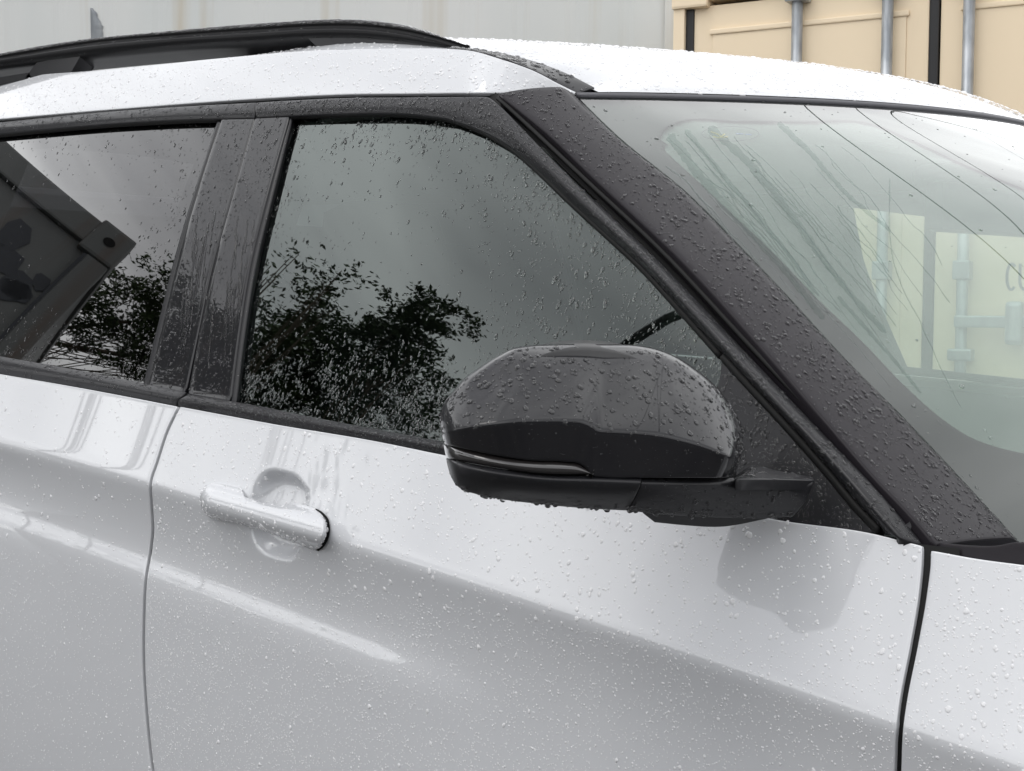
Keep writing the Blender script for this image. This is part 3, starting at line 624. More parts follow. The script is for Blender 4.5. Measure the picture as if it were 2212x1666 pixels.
# ------------------------------------------------------------------ cant rail, ditch strip, roof rail
CB = [(-420, 292), (0, 256), (240, 235), (549, 212), (759, 201.5), (900, 200), (1046, 198.5), (1224, 201.5), (1238, 203)]
CT = [(-420, 236), (0, 179), (69, 165), (189, 154.5), (343, 140), (480, 126.5), (686, 110), (759, 108), (898, 106), (967, 107), (1025, 113), (1070, 126), (1155, 157), (1207, 185), (1239, 202)]
cpx = coons(CT, CB, None, None, 200, 20); cA = hit(cpx, Fup(-0.004)); cB = hit(cpx, Fy(0.332)); bl = (sstep(0.0, 1.0, np.clip((cpx[..., 0] - 1000)/245, 0, 1)))[..., None]
cant_P = cA*(1 - bl) + cB*bl; cant = panel('roof_side_panel', cant_P, WHITE, SUV, 0.002, 0.006)
topc = cant_P[0]
DS_in = [(1000, 108), (1018, 111), (1070, 117), (1155, 138), (1224, 164), (1282, 193)]; DS_out = [(967, 108), (1025, 114), (1072, 127), (1157, 158), (1209, 186), (1245, 206)]
i_3 = hit(spline(DS_in, 40), Fy(0.362)); o_px = spline(DS_out, 40); o_a = hit(o_px, Fup(0.002)); o_b = hit(o_px, Fy(0.336)); o_l = sstep(0.0, 1.0, np.clip((o_px[:, 0:1] - 1000)/245, 0, 1)); o_3 = o_a*(1 - o_l) + o_b*o_l
dP = np.array([i_3*(1 - a_) + o_3*a_ for a_ in np.linspace(0, 1, 5)]); dP += gridn(dP, (0, 0, 5))*0.003
ditch = panel('roof_ditch_strip', dP, SATIN, SUV, 0.001, 0.006, face=(0.5, 0, 5))

RB = [(-420, 205), (-200, 171), (0, 141), (186, 118), (412, 96), (560, 88), (652, 82), (740, 80), (820, 84), (900, 93), (975, 103), (1010, 109)]     # lower edge of the bar
RS = [(-420, 190), (-200, 156), (0, 126), (205, 93.5), (412, 76), (560, 66), (652, 60), (740, 58), (820, 63), (890, 74), (960, 92), (1012, 108)]     # groove on its side
RT = [(-420, 182), (-200, 148), (0, 118), (93, 100), (205, 85), (317, 74), (412, 64.5), (600, 49), (740, 43), (820, 47.5), (880, 58), (940, 77), (985, 95), (1016, 107)]
def prof_line(px, y, n=110): return hit(spline(px, n), Fy(y))
YRL = 0.375
lb, ls, lt = prof_line(RB, YRL), prof_line(RS, YRL - 0.003), prof_line(RT, YRL + 0.022)
inn = lt + np.array([0, 0.020, -0.004]); inb = lb + np.array([0, 0.055, -0.020])
gv0, gv1 = ls + np.array([0, 0.004, -0.001]), ls + np.array([0, 0.004, 0.004])
sec = np.stack([lb, lb*0.35 + ls*0.65 + [0, -0.004, 0], ls + [0, 0, -0.003], gv0, gv1, ls + [0, 0.001, 0.006], (ls + lt)/2 + [0, -0.004, 0.004], lt, inn, inb], 1)
rail = loft('roof_rail', sec, RAILM, SUV)
def foot(name, px, y0, y1, m, parent):
    a = hit(np.array(px, float), Fy(y0)); b = a + np.array([0, y1 - y0, 0]); k = len(a)
    V = np.concatenate([a, b]); Fc = [tuple(range(k)), tuple(range(2*k - 1, k - 1, -1))] + [(i, (i+1) % k, k + (i+1) % k, k + i) for i in range(k)]
    o = mesh_obj(name, V, Fc, m, parent, False); bv = o.modifiers.new('edge', 'BEVEL'); bv.width = 0.002; bv.segments = 2; return o
foot('rail_foot', [(58, 166), (80, 137), (173, 119), (148, 162)], YRL + 0.004, YRL + 0.046, SATIN, rail)
ff = [(668, 82), (740, 80), (820, 84), (900, 93), (975, 103.5), (1005, 110), (960, 112), (830, 112), (700, 114)]
foot('rail_foot', ff, YRL + 0.002, YRL + 0.040, SATIN, rail)
foot('rail_base', [(-420, 240), (0, 169), (62, 159), (66, 168), (0, 182), (-420, 256)], YRL + 0.004, YRL + 0.03, SATIN, rail)

# ------------------------------------------------------------------ sail panel and wing mirror
sail_P = G3([(1561, 769), (1600, 812), (1680, 898), (1791, 1023), (1850, 1094), (1897, 1145)], [(1480, 1088), (1600, 1113), (1690, 1129), (1800, 1142), (1897, 1147)], Fgl(-0.004), [(1561, 769), (1560, 800), (1549, 850), (1520, 960), (1480, 1088)], None, 50, 24)
panel('sail_panel', sail_P, SATIN, front_door, 0.002, 0.012)
MA, MB2 = np.array([-0.09, 0.03]), np.array([-0.265, -0.27]); md = (MB2 - MA)/np.linalg.norm(MB2 - MA); mn = np.array([-md[1], md[0]])
if mn @ (CAM[:2] - MA) < 0: mn = -mn
Fm = lambda P: -((P[:, :2] - MA) @ mn)
def mcoons(top, bot, left, right, ns, ntt, depth):
    px = coons(top, bot, left, right, ns, ntt); P = hit(px, Fm); d = rays(px); d /= np.linalg.norm(d, axis=-1, keepdims=True)
    s = np.linspace(0, 1, ns)[None]; t = np.linspace(0, 1, ntt)[:, None]; return P - d*depth(s, t)[..., None]
def ends(s, a, b): return np.sqrt(1 - (1 - np.clip(s/a, 0, 1))**2) * np.sqrt(1 - (1 - np.clip((1 - s)/b, 0, 1))**2)
tcz = 0.66
def cap_depth(s, t):
    x = np.clip(t/tcz, 0, 1); f = np.where(t < tcz, 0.62*x + 0.38*np.sqrt(1 - (1 - x)**2), 1 - 0.10*(t - tcz)/(1 - tcz))
    hol = 0.004*np.exp(-((s - 0.22)/0.12)**2 - ((x - 0.35)/0.22)**2)
    return 0.088*ends(s, 0.30, 0.06)*f - hol + 0.004
CAPT = [(949, 898), (959, 869), (979, 844), (1004, 816), (1034, 794), (1072, 769), (1107, 752), (1142, 746), (1190, 743.5), (1247, 743), (1301, 744), (1381, 747), (1416, 754), (1461, 771), (1496, 793), (1541, 829), (1568, 860), (1589, 892), (1603, 918), (1606, 934)]
CAPB = [(960, 958), (997, 966), (1072, 981), (1147, 991), (1222, 994), (1252, 998), (1271, 1011), (1281, 1025), (1301, 1028), (1400, 1029), (1500, 1029), (1560, 1029), (1587, 1026)]
cap_P = mcoons(CAPT, CAPB, [(949, 898), (950, 915), (955, 940), (960, 958)], [(1606, 934), (1604, 955), (1600, 990), (1587, 1026)], 110, 44, cap_depth)
MIR = empty('wing_mirror', (-0.18, -0.12, 1.1), None, None); MW['wing_mirror'] = Matrix.Translation(Vector((-0.18, -0.12, 1.1))); par(MIR, SUV)
cap = panel('mirror_cap', cap_P, GLOSS, MIR, 0.002, 0.012)
LT = [(958, 960.5), (997, 968), (1072, 983), (1147, 993), (1222, 996), (1250, 1000), (1269, 1012), (1279, 1023)]
LB = [(963.5, 989), (1034, 1003.5), (1122, 1017), (1172, 1022), (1225, 1024), (1278, 1024.5)]
lens_P = mcoons(LT, LB, None, None, 60, 8, lambda s, t: (0.088*ends(s*0.49, 0.30, 0.10)*0.93 + 0.001 + 0.005*(1 - (2*t - 1)**2) - 0.006*(1 - t)))
panel('signal_lens', lens_P, LENS, MIR, 0.0015, 0.01)
ST = [(964, 992.5), (1034, 1007), (1122, 1020.5), (1172, 1026), (1280, 1029), (1384, 1032.5)]
SB = [(972, 1024), (982, 1044), (997, 1057), (1027, 1067), (1072, 1077), (1122, 1084), (1197, 1092.5), (1280, 1099), (1355, 1103)]
def shell_depth(s, t):
    e_ = np.sqrt(1 - (1 - np.clip(s/0.35, 0, 1))**2); g = np.where(t < 0.14, 0.90 + 0.10*np.sin(np.pi/2*np.clip(t/0.14, 0, 1)), 1 - 0.42*np.clip((t - 0.14)/0.86, 0, 1)**1.6); return 0.088*e_*g*0.93 + 0.004
sh_P = mcoons(ST, SB, [(964, 992.5), (967, 1008), (972, 1024)], [(1384, 1032.5), (1382, 1045), (1368, 1078), (1355, 1103)], 70, 20, shell_depth)
panel('lower_shell', sh_P, SATIN, MIR, 0.0008, 0.006)
ARM_T = [(1389, 1033), (1450, 1033.5), (1595, 1033), (1700, 1034), (1757, 1036)]; ARM_B = [(1360, 1103), (1408, 1109), (1480, 1114), (1568, 1118), (1650, 1119), (1712, 1116)]
arm_P = mcoons(ARM_T, ARM_B, [(1389, 1033), (1387, 1045), (1373, 1078), (1360, 1103)], [(1757, 1036), (1752, 1055), (1738, 1085), (1712, 1116)], 60, 16, lambda s, t: (0.080*(1 - 0.62*s**1.5)*np.where(t < 0.14, 0.90 + 0.10*np.sin(np.pi/2*np.clip(t/0.14, 0, 1)), 1 - 0.30*(np.clip((t - 0.14)/0.86, 0, 1))**1.8)))
panel('mirror_arm', arm_P, SATIN, MIR, 0.0008, 0.006)
armtop_P = mcoons([(1590, 1028), (1605, 1016), (1622, 1008), (1680, 1017), (1754, 1031)], [(1590, 1034.5), (1640, 1034.5), (1700, 1035), (1757, 1037)], None, None, 30, 8, lambda s, t: 0.072*(1 - 0.62*s**1.5)*t + 0.01*(1 - t))
panel('arm_top', armtop_P, SATIN, MIR, 0.001, 0.01)
ua_P = mcoons([(1388, 1106), (1480, 1112), (1568, 1116), (1668, 1117)], [(1416, 1128), (1480, 1134), (1555, 1137), (1662, 1119)], None, None, 40, 8, lambda s, t: 0.045*(1 - s)*(1 - 0.3*t) + 0.004)
panel('arm_gasket', ua_P, SATIN, MIR, 0.001, 0.006)
# inside of the housing: a dark shell closing cap and lower shell behind, and the silvered glass facing the driver
core_px = coons([(962, 900), (1120, 760), (1400, 760), (1592, 925)], [(985, 1040), (1120, 1075), (1360, 1095), (1590, 1032)], None, None, 24, 14)
core_P = hit(core_px, Fm); dcr = rays(core_px); dcr /= np.linalg.norm(dcr, axis=-1, keepdims=True)
ring_i = [(0, k) for k in range(24)] + [(k, 23) for k in range(1, 14)] + [(13, k) for k in range(22, -1, -1)] + [(k, 0) for k in range(12, 0, -1)]
ring = np.array([core_P[a] for a in ring_i]); rd = np.array([dcr[a] for a in ring_i]); rc = ring.mean(0)
loft('housing', [rc + (ring - rc)*k + rd*d_ for k, d_ in ((0.90, -0.03), (0.97, -0.002), (1.0, 0.02), (0.99, 0.05), (0.95, 0.066), (0.90, 0.068))], DARKPLASTIC, MIR)
gb = core_P*0.86 + core_P.mean((0, 1))*0.14 + dcr*0.071
panel('mirror_glass', gb, CHROME, MIR, 0.001, 0.004, face=gb.mean((0, 1)) - (CAM - gb.mean((0, 1))))

# ------------------------------------------------------------------ door handle
H_T = [(430, 1072), (434, 1061), (443, 1050), (456, 1044), (474, 1045), (498, 1050), (518, 1056), (525, 1064), (530, 1073), (547, 1079), (579, 1088), (612, 1092), (644, 1091), (668, 1096), (692, 1109), (703, 1121)]
H_B = [(436, 1100), (450, 1116), (466, 1122), (515, 1132), (579, 1151), (628, 1169), (660, 1182), (681, 1188), (692, 1182)]
_sv = HC[0]; HC[0] = None
hpx = coons(H_T, H_B, [(430, 1072), (431, 1085), (436, 1100)], [(703, 1121), (707, 1138), (704, 1162), (692, 1182)], 90, 26)
hb = hit(hpx, Fside); hd = rays(hpx); hd /= np.linalg.norm(hd, axis=-1, keepdims=True)
hs = np.linspace(0, 1, 90)[None]; ht = np.linspace(0, 1, 26)[:, None]
ha, hbv = np.array([440.0, 1080.0]), np.array([700.0, 1147.0]); hax = (hbv - ha)/np.linalg.norm(hbv - ha); hq = hpx - ha
he = hq[..., 0]*-hax[1] + hq[..., 1]*hax[0]                      # across the bar, downwards positive
dep = 0.005 + 0.034*ends(hs, 0.13, 0.05)*np.clip(1 - np.abs((he - 4)/41)**2.2, 0, 1)**0.6*np.clip(np.minimum(ht, 1 - ht)/0.16 + 0.35, 0, 1)
handle_P = hb - hd*dep[..., None]; handle = panel('door_handle', handle_P, WHITE, front_door, 0.0012, 0.012)
gk = [(664, 1092), (697, 1107), (709, 1121), (712.5, 1138), (710, 1162), (697, 1184), (688, 1191)]; gk2 = [(655, 1096), (680, 1112), (696, 1124), (700, 1138), (697, 1160), (686, 1178), (680, 1188)]
panel('handle_gap_shade', hit(coons(gk, gk2, None, None, 30, 4), lambda P: P[:, 1] - (side(P[:, 0], P[:, 2]) - 0.002)), RUBBER, handle, 0.0)  # black strip painted in for the shadow gap at the handle's end
gk = [(428, 1072), (432, 1059), (442, 1048), (456, 1041), (475, 1042), (499, 1047), (520, 1054)]; gk2 = [(436, 1076), (440, 1066), (448, 1056), (458, 1050), (475, 1050), (497, 1055), (515, 1060)]
HC[0] = _sv

# ------------------------------------------------------------------ cabin
cab = lambda nm, lo, hi, m, bev=0.02: box(nm, lo, hi, m, SUV, 0, (0, 0, 0), bev)
cab('cabin_floor', (-2.8, 0.12, 0.30), (0.75, 2*YC - 0.12, 0.36), TRIMM); cab('bulkhead', (0.30, 0.10, 0.36), (0.36, 2*YC - 0.10, 0.98), DARKPLASTIC)
cab('rear_bulkhead', (-2.85, 0.2, 0.36), (-2.8, 2*YC - 0.2, 1.55), TRIMM)
yq = np.linspace(0.13, 2*YC - 0.13, 24)
dash = np.array([np.stack([x_ - 0.10*((yq - YC)/0.8)**2, yq, np.full_like(yq, z_) + 0.015*np.exp(-((yq - 0.5)/0.22)**2)*(1 if i_ in (1, 2) else 0.3)], 1) for i_, (x_, z_) in enumerate([(0.36, 1.045), (0.10, 1.060), (-0.13, 1.055), (-0.18, 1.03), (-0.20, 0.9), (-0.17, 0.7)])])
panel('dashboard', dash, mat('dash_top', (0.11, 0.115, 0.125), 0.65), SUV, 0.0, face=(-1, YC, 3))
hl = roof_P[::3, 3:-3:3].copy(); hl[..., 2] -= 0.022 + 0.01*np.clip(np.arange(hl.shape[0]), 0, 3)[:, None]/3; hl[0, :, 0] -= 0.005
panel('headliner', hl, HEADL, SUV, 0.0, face=(-1.2, YC, 0))
for sgn in (0, 1):
    qx, qz = np.meshgrid(np.linspace(-3.4, -1.98, 24), np.linspace(0.36, 1.64, 20)); qp = np.stack([qx, np.where(qz > 1.15, gl(qx, qz), side(qx, np.minimum(qz, 1.15))) + 0.012, qz], -1)
    if sgn: qp[..., 1] = 2*YC - qp[..., 1]
    panel('quarter_panel', qp, WHITE, SUV, 0.003, 0.02, face=(-2.5, -9 if not sgn else 9, 1))
    e0 = roof_P[:, 5] + np.array([0, 0, -0.03]); e0 = e0[e0[:, 0] < -0.80]; zl = np.minimum(e0[:, 2] - 0.02, 1.56 - 0.03*(e0[:, 0] + 0.7)); e1 = np.stack([e0[:, 0], gl(e0[:, 0], zl) + 0.02, zl], 1)
    lp = np.stack([e0, e0*0.4 + e1*0.6 + [0, 0, 0.01], e1], 0)
    if sgn: lp[..., 1] = 2*YC - lp[..., 1]
    panel('roof_lining_edge', lp, HEADL, SUV, 0.0, face=(-1.5, YC, 0))
cab('tailgate', (-3.46, 0.2, 0.4), (-3.41, 2*YC - 0.2, 1.66), WHITE)
def seat(y, x):
    T = mesh_obj
    b = [( -0.02, 0.50), (0.0, 0.62), (0.06, 0.9), (0.16, 1.15), (0.20, 1.22)]
    secs = []
    for dx, z_ in [(0.10, 0.42), (0.04, 0.55), (-0.02, 0.75), (-0.08, 0.95), (-0.14, 1.18), (-0.17, 1.28)]:
        wq = 0.25 if z_ < 1.0 else 0.22 - (z_ - 1.0)*0.25; th = np.linspace(0, 2*np.pi, 16, endpoint=False)
        secs.append(np.stack([x + dx + 0.07*np.sign(np.cos(th))*np.abs(np.cos(th))**0.6, y + wq*np.sign(np.sin(th))*np.abs(np.sin(th))**0.6, np.full(16, z_)], 1))
    st = loft('seat', secs, SEATM, SUV)
    secs = []
    for dx, z_, wq in [(-0.17, 1.27, 0.10), (-0.175, 1.29, 0.135), (-0.18, 1.38, 0.14), (-0.19, 1.45, 0.12), (-0.19, 1.47, 0.07)]:
        th = np.linspace(0, 2*np.pi, 16, endpoint=False); secs.append(np.stack([x + dx + 0.05*np.cos(th), y + wq*np.sign(np.sin(th))*np.abs(np.sin(th))**0.7, np.full(16, z_)], 1))
    loft('head_restraint', secs, SEATM, st)
    secs = []
    for xx, z_ in [(x + 0.05, 0.50), (x + 0.3, 0.53), (x + 0.52, 0.56), (x + 0.56, 0.52)]:
        secs.append(np.array([[xx, y - 0.25, z_ - 0.14], [xx, y - 0.25, z_], [xx, y - 0.18, z_ + 0.03], [xx, y + 0.18, z_ + 0.03], [xx, y + 0.25, z_], [xx, y + 0.25, z_ - 0.14]]))
    loft('seat_cushion', secs, SEATM, st)
for ys_, xs_ in ((0.50, -0.98), (2*YC - 0.50, -0.98), (0.50, -1.95), (2*YC - 0.50, -1.95)): seat(ys_, xs_)
px_, pz_ = np.meshgrid(np.linspace(-1.34, -1.06, 8), np.linspace(0.4, 1.58, 20)); pl_ = np.stack([px_, np.maximum(gl(px_, pz_), 0.03) + 0.05, pz_], -1)
panel('pillar_lining', pl_, TRIMM, SUV, 0.004, 0.03, face=(-1.2, YC, 1)); pl2 = pl_.copy(); pl2[..., 1] = 2*YC - pl2[..., 1]; panel('pillar_lining', pl2, TRIMM, SUV, 0.004, 0.03, face=(-1.2, YC, 1))
# steering wheel
cab('lit_dash_ledge', (0.02, 0.25, 1.062), (0.30, 2*YC - 0.25, 1.075), mat('lit_dash_grey', (0.20, 0.23, 0.23), 0.5), 0.005)  # paler ledge: light on the dash front put into its colour
wc = hit(np.array([[1470.0, 905.0]]), Fy(0.50))[0]
th = np.linspace(0, 2*np.pi, 49); nx = np.array([-0.90, 0, 0.43]); ay = np.array([0, 1.0, 0]); az_ = np.cross(nx, ay); az_ /= np.linalg.norm(az_)
if az_[2] < 0: az_ = -az_
rim_ = wc + 0.20*(np.cos(th)[:, None]*ay + np.sin(th)[:, None]*az_); sw = tube('steering_wheel', rim_, 0.017, DARKPLASTIC, SUV, 10)
for q in (0.2, math.pi - 0.2, -math.pi/2): tube('wheel_spoke', [wc, wc + 0.195*(cos(q)*ay + sin(q)*az_)], 0.016, DARKPLASTIC, sw, 8)
# rear-view mirror and sensor cover at the top of the windscreen
rv = np.array([-0.36, YC - 0.02, 1.46])
box('rear_view_mirror', (-0.02, -0.13, -0.04), (0.02, 0.13, 0.04), DARKPLASTIC, SUV, radians(-12), rv, 0.015)
box('sensor_cover', (-0.10, -0.06, 0.03), (0.06, 0.06, 0.075), DARKPLASTIC, SUV, 0, rv, 0.02)
box('sun_visor', (0.02, -0.22, -0.012), (0.20, 0.22, 0.012), HEADL, SUV, 0, (-0.82, 2*YC - 0.56, 1.515), 0.01)
box('sun_visor', (0.02, -0.22, -0.012), (0.20, 0.22, 0.012), HEADL, SUV, 0, (-0.82, 0.60, 1.515), 0.01)

# ------------------------------------------------------------------ the far side of the body: the same sheets mirrored across the car
def mirrored(o, parent):
    me = o.data.copy(); n = len(me.vertices); co = np.empty(n*3, np.float32); me.vertices.foreach_get('co', co); co = co.reshape(-1, 3); co[:, 1] = 2*YC - co[:, 1]
    me.vertices.foreach_set('co', co.ravel()); me.flip_normals(); me.update(); d = bpy.data.objects.new(o.name.split('.')[0], me); C.objects.link(d); MW[d.name] = Matrix.Identity(4)
    for md_ in o.modifiers: k_ = d.modifiers.new(md_.name, md_.type); k_.width = md_.width
    return par(d, parent)
for o in [front_door, rear_door, fender, cant, a_pillar, rail, ditch, inner_side]:
    d = mirrored(o, SUV)
    for ch in list(o.children):
        if ch.name.split('.')[0] in ('door_handle', 'handle_gap_shade'): continue
        m_ = mirrored(ch, d)
        if o is front_door and ch.name.startswith('side_glass'): m_.data.materials[0] = GLASSC

# ------------------------------------------------------------------ trees placed across the yard
def seen_in(px, dist):
    """the place that the side glass mirrors at that spot, dist metres from the glass"""
    px = np.array(px, float); P = hit(px, Fgl(0.006)); e_ = 1e-4; x, z = P[:, 0], P[:, 2]
    n = np.stack([(gl(x + e_, z) - gl(x - e_, z))/(2*e_), -np.ones_like(x), (gl(x, z + e_) - gl(x, z - e_))/(2*e_)], 1); n /= np.linalg.norm(n, axis=1)[:, None]
    d = P - CAM; d /= np.linalg.norm(d, axis=1)[:, None]; r = d - 2*(d*n).sum(1)[:, None]*n; return P + r*dist
def shrub(name, px, dist, label, seed, group=None, **kw):
    b = seen_in(px, dist); base = (float(b[:, 0].mean()), float(b[:, 1].mean()), 0.0)
    if kw.get('lean'): q = seen_in([(20, 640)], 8.0 + 0.3*(seed % 3))[0]; base = (float(q[0]), float(q[1]), 0.0)
    tree(name, base, b, label, 'tree', seed, group=group, **kw)
shrub('sapling', [(645, 550), (632, 552), (585, 575), (575, 600), (570, 640), (566, 700)], 6.0, 'slender young tree with a bare bent leader above the hedge', 1, size=0.024, per=4, spread=0.055, trunk_r=0.012)
shrub('young_tree', [(738, 585), (728, 600), (700, 612), (690, 622), (720, 618), (700, 672), (720, 668), (668, 680), (655, 700), (625, 690)], 6.2, 'young tree with open leaf sprays rising over the shrubs', 2, size=0.024, per=7, spread=0.06, trunk_r=0.012)
shrub('broadleaf_tree', [(330, 605), (350, 615), (290, 640), (350, 660), (230, 655), (180, 665), (150, 690), (200, 700), (260, 690), (300, 705), (340, 720), (240, 730), (320, 770), (300, 800), (350, 790)], 7.0, 'dark broadleaf tree leaning out beside the weathered container', 3, size=0.026, per=60, spread=0.105, trunk_r=0.04, lean=True)
shrub('conifer', [(910, 660), (880, 680), (850, 700), (940, 705), (820, 725), (885, 730), (915, 745), (795, 755), (845, 770), (895, 800), (925, 820), (825, 820), (885, 860), (775, 800)], 7.0, 'feathery conifer with drooping side branches at the hedge end', 4, size=0.026, per=70, spread=0.10, trunk_r=0.014, flat=0.25)
shrub('hedge_tree', [(555, 730), (600, 720), (640, 740), (590, 770), (690, 770), (760, 775), (560, 810), (640, 820), (720, 830), (790, 810), (820, 860), (560, 870), (640, 880), (740, 890), (430, 720), (410, 790), (400, 830), (480, 770), (480, 840), (370, 810), (600, 840), (690, 850), (860, 890)], 7.4, 'dense dark hedge tree filling the gap behind the parked car', 5, size=0.028, per=150, spread=0.17, trunk_r=0.04, lean=True)

# ------------------------------------------------------------------ black lamp post with a curved arm, mirrored near the windscreen pillar
def lamp_post():
    p = seen_in([(1300, 790), (1340, 760), (1385, 720), (1430, 695), (1490, 668), (1530, 655)], 5.4)
    q0 = p[0] + np.array([5.4, -2.2, 0]); b = np.array([[q0[0], q0[1], 0.0], [q0[0], q0[1], 1.5], [q0[0], q0[1], 2.6], [q0[0]*0.6 + p[0, 0]*0.4, q0[1]*0.6 + p[0, 1]*0.4, p[0, 2] - 0.55]])
    T = empty('lamp_post', tuple(b[0]), 'black lamp post with curved arm mirrored beside the windscreen pillar', 'lamp post')
    path = spline(np.concatenate([b, p]), 40); tube('pole', path, np.r_[np.full(20, 0.028), np.linspace(0.03, 0.036, 20)], RUBBER, T, 12)
    tube('foot_plate', [b[0], b[0] + [0, 0, 0.03]], 0.14, RUBBER, T, 16)
    e = path[-1]; d = path[-1] - path[-2]; d /= np.linalg.norm(d); tube('lamp_head', [e, e + d*0.08, e + d*0.35, e + d*0.5], [0.04, 0.09, 0.09, 0.03], RUBBER, T, 12)
lamp_post()

# ------------------------------------------------------------------ unseen hedge added behind the camera to block low sky light
def hedge():
    rng = np.random.default_rng(21); T = empty('hedge', (0, -9.5, 0), 'long dark hedge added behind the camera to block low sky and darken the paint', 'hedge')
    run = [(-13.0, -6.5), (-7.0, -9.5), (2.0, -10.0), (8.5, -7.5), (11.5, -1.0), (12.0, 5.0)]
    core = mesh_obj('stems', [(x, y, z) for x, y in run for z in (0.0, 1.8)], [(2*i, 2*i + 2, 2*i + 3, 2*i + 1) for i in range(len(run) - 1)], BARK, T, False)
    md_ = core.modifiers.new('thick', 'SOLIDIFY'); md_.thickness = 0.5; md_.offset = 0
    c = []
    for (x0, y0), (x1, y1) in zip(run[:-1], run[1:]):
        k = int(math.hypot(x1 - x0, y1 - y0)*70); u = rng.random(k)
        c.append(np.stack([x0 + u*(x1 - x0), y0 + u*(y1 - y0), rng.random(k)**0.8*2.1], 1) + rng.normal(0, 0.28, (k, 3)))
    c = np.concatenate(c); c = c[c[:, 2] > 0.05]; lv = leaves_mesh('foliage', c, 0.09, T, rng, 9, 0.2, 0.8); lv['kind'] = 'stuff'
hedge()

# ------------------------------------------------------------------ rivulets and wiped films of water on the windscreen
def ribbon(name, px, w0, w1, hgt, parent, seed, wig=2.5, n=70, m=WATER, F=None):
    '''a low ridge of water running along a line on the glass'''
    r = np.random.default_rng(seed); q = spline(px, n); t = np.gradient(q, axis=0); t /= np.linalg.norm(t, axis=1)[:, None]; s = np.stack([-t[:, 1], t[:, 0]], 1)
    k = np.convolve(r.normal(0, 1, n + 8), np.ones(5)/5, 'same')[4:-4]*wig; q = q + s*k[:, None]
    w = np.linspace(w0, w1, n)*(0.75 + 0.5*r.random(n)); w[0] = w[-1] = 0.2*w.min()
    rows = []
    for a, h in ((-1, -0.0002), (-0.55, 0.75), (0, 1), (0.55, 0.75), (1, -0.0002)):
        P = hit(q + s*(a*w)[:, None], F or Fws(0.0), 0.3, 2.6)
        rows.append((P, h))
    base = np.array([p for p, _ in rows]); nn = gridn(base); P = base + nn*np.array([h if h > 0 else -0.2 for _, h in rows])[:, None, None]*np.minimum(hgt, 0.5*w*0.0004)[None, :, None]
    V = P.reshape(-1, 3); Fc = grid_faces(5, n); o = mesh_obj(name, V, Fc, m, parent); return o
RIV = [([(1743, 228), (1772, 262), (1850, 318), (1960, 392), (2060, 470), (2150, 545), (2212, 596)], 1.5), ([(1852, 233), (1880, 262), (1990, 330), (2100, 410), (2212, 500)], 1.5), ([(1945, 238), (1968, 275), (2060, 335), (2130, 372), (2190, 412), (2230, 455)], 1.4),
       ([(2065, 250), (2120, 290), (2212, 345)], 0.8), ([(1923, 385), (1922, 470), (1930, 560), (1958, 640), (1985, 690), (2010, 745), (2050, 830), (2076, 880)], 1.8)]
RUNM = bpy.data.materials.new('thin_water'); RUNM.use_nodes = True; _n = RUNM.node_tree.nodes; _l = RUNM.node_tree.links; _n.clear()
_o = _n.new('ShaderNodeOutputMaterial'); _t = _n.new('ShaderNodeBsdfTransparent'); _t.inputs[0].default_value = (0.80, 0.83, 0.82, 1); _g = _n.new('ShaderNodeBsdfGlossy'); _g.inputs['Roughness'].default_value = 0.03
_f = _n.new('ShaderNodeFresnel'); both_sides(_n, _l, _f, 1.33); _m = _n.new('ShaderNodeMixShader'); _l.new(_f.outputs[0], _m.inputs[0]); _l.new(_t.outputs[0], _m.inputs[1]); _l.new(_g.outputs[0], _m.inputs[2]); _l.new(_m.outputs[0], _o.inputs[0])
ribbon('rivulet', RIV[4][0], 1.8, 1.6, 0.0006, windscreen, 104, 1.5, m=RUNM)
def overhead_cables():
    # wires strung over the yard; the glass mirrors them as long thin lines
    labs = ['lowest overhead wire mirrored across the middle of the windscreen', 'second overhead wire mirrored above it in the windscreen', 'third overhead wire mirrored near the top of the windscreen', 'faint highest overhead wire mirrored in the windscreen corner']
    for k, (p_, w_) in enumerate(RIV[:4]):
        px = spline(p_, 30); P = hit(px, Fws(0.0), 0.3, 2.3); e = 1e-4
        gx = (ws_x(P[:, 1] + e, P[:, 2]) - ws_x(P[:, 1] - e, P[:, 2]))/(2*e); gz = (ws_x(P[:, 1], P[:, 2] + e) - ws_x(P[:, 1], P[:, 2] - e))/(2*e)
        n = np.stack([np.ones(30), -gx, -gz], 1); n /= np.linalg.norm(n, axis=1)[:, None]
        d = P - CAM; d /= np.linalg.norm(d, axis=1)[:, None]; r = d - 2*(d*n).sum(1)[:, None]*n
        Q = P + r*((7.5 + 0.25*k - P[:, 2])/r[:, 2])[:, None]; ax = Q[-1] - Q[0]; ax /= np.linalg.norm(ax)
        t = (Q - Q[0]) @ ax; c = [np.polyfit(t, Q[:, i], 3) for i in range(3)]; tt_ = np.linspace(t.min(), t.max(), 40); line = np.stack([np.polyval(q, tt_) for q in c], 1)
        line = np.concatenate([[line[0] - (line[3] - line[0])/np.linalg.norm(line[3] - line[0])*14], line, [line[-1] + (line[-1] - line[-4])/np.linalg.norm(line[-1] - line[-4])*14]])
        o = tube('overhead_wire', line, [0.011, 0.011, 0.010, 0.005][k], RUBBER, None, 6); props(o, labs[k], 'wire', 'overhead wires above the yard')
overhead_cables()
_r = np.random.default_rng(77)
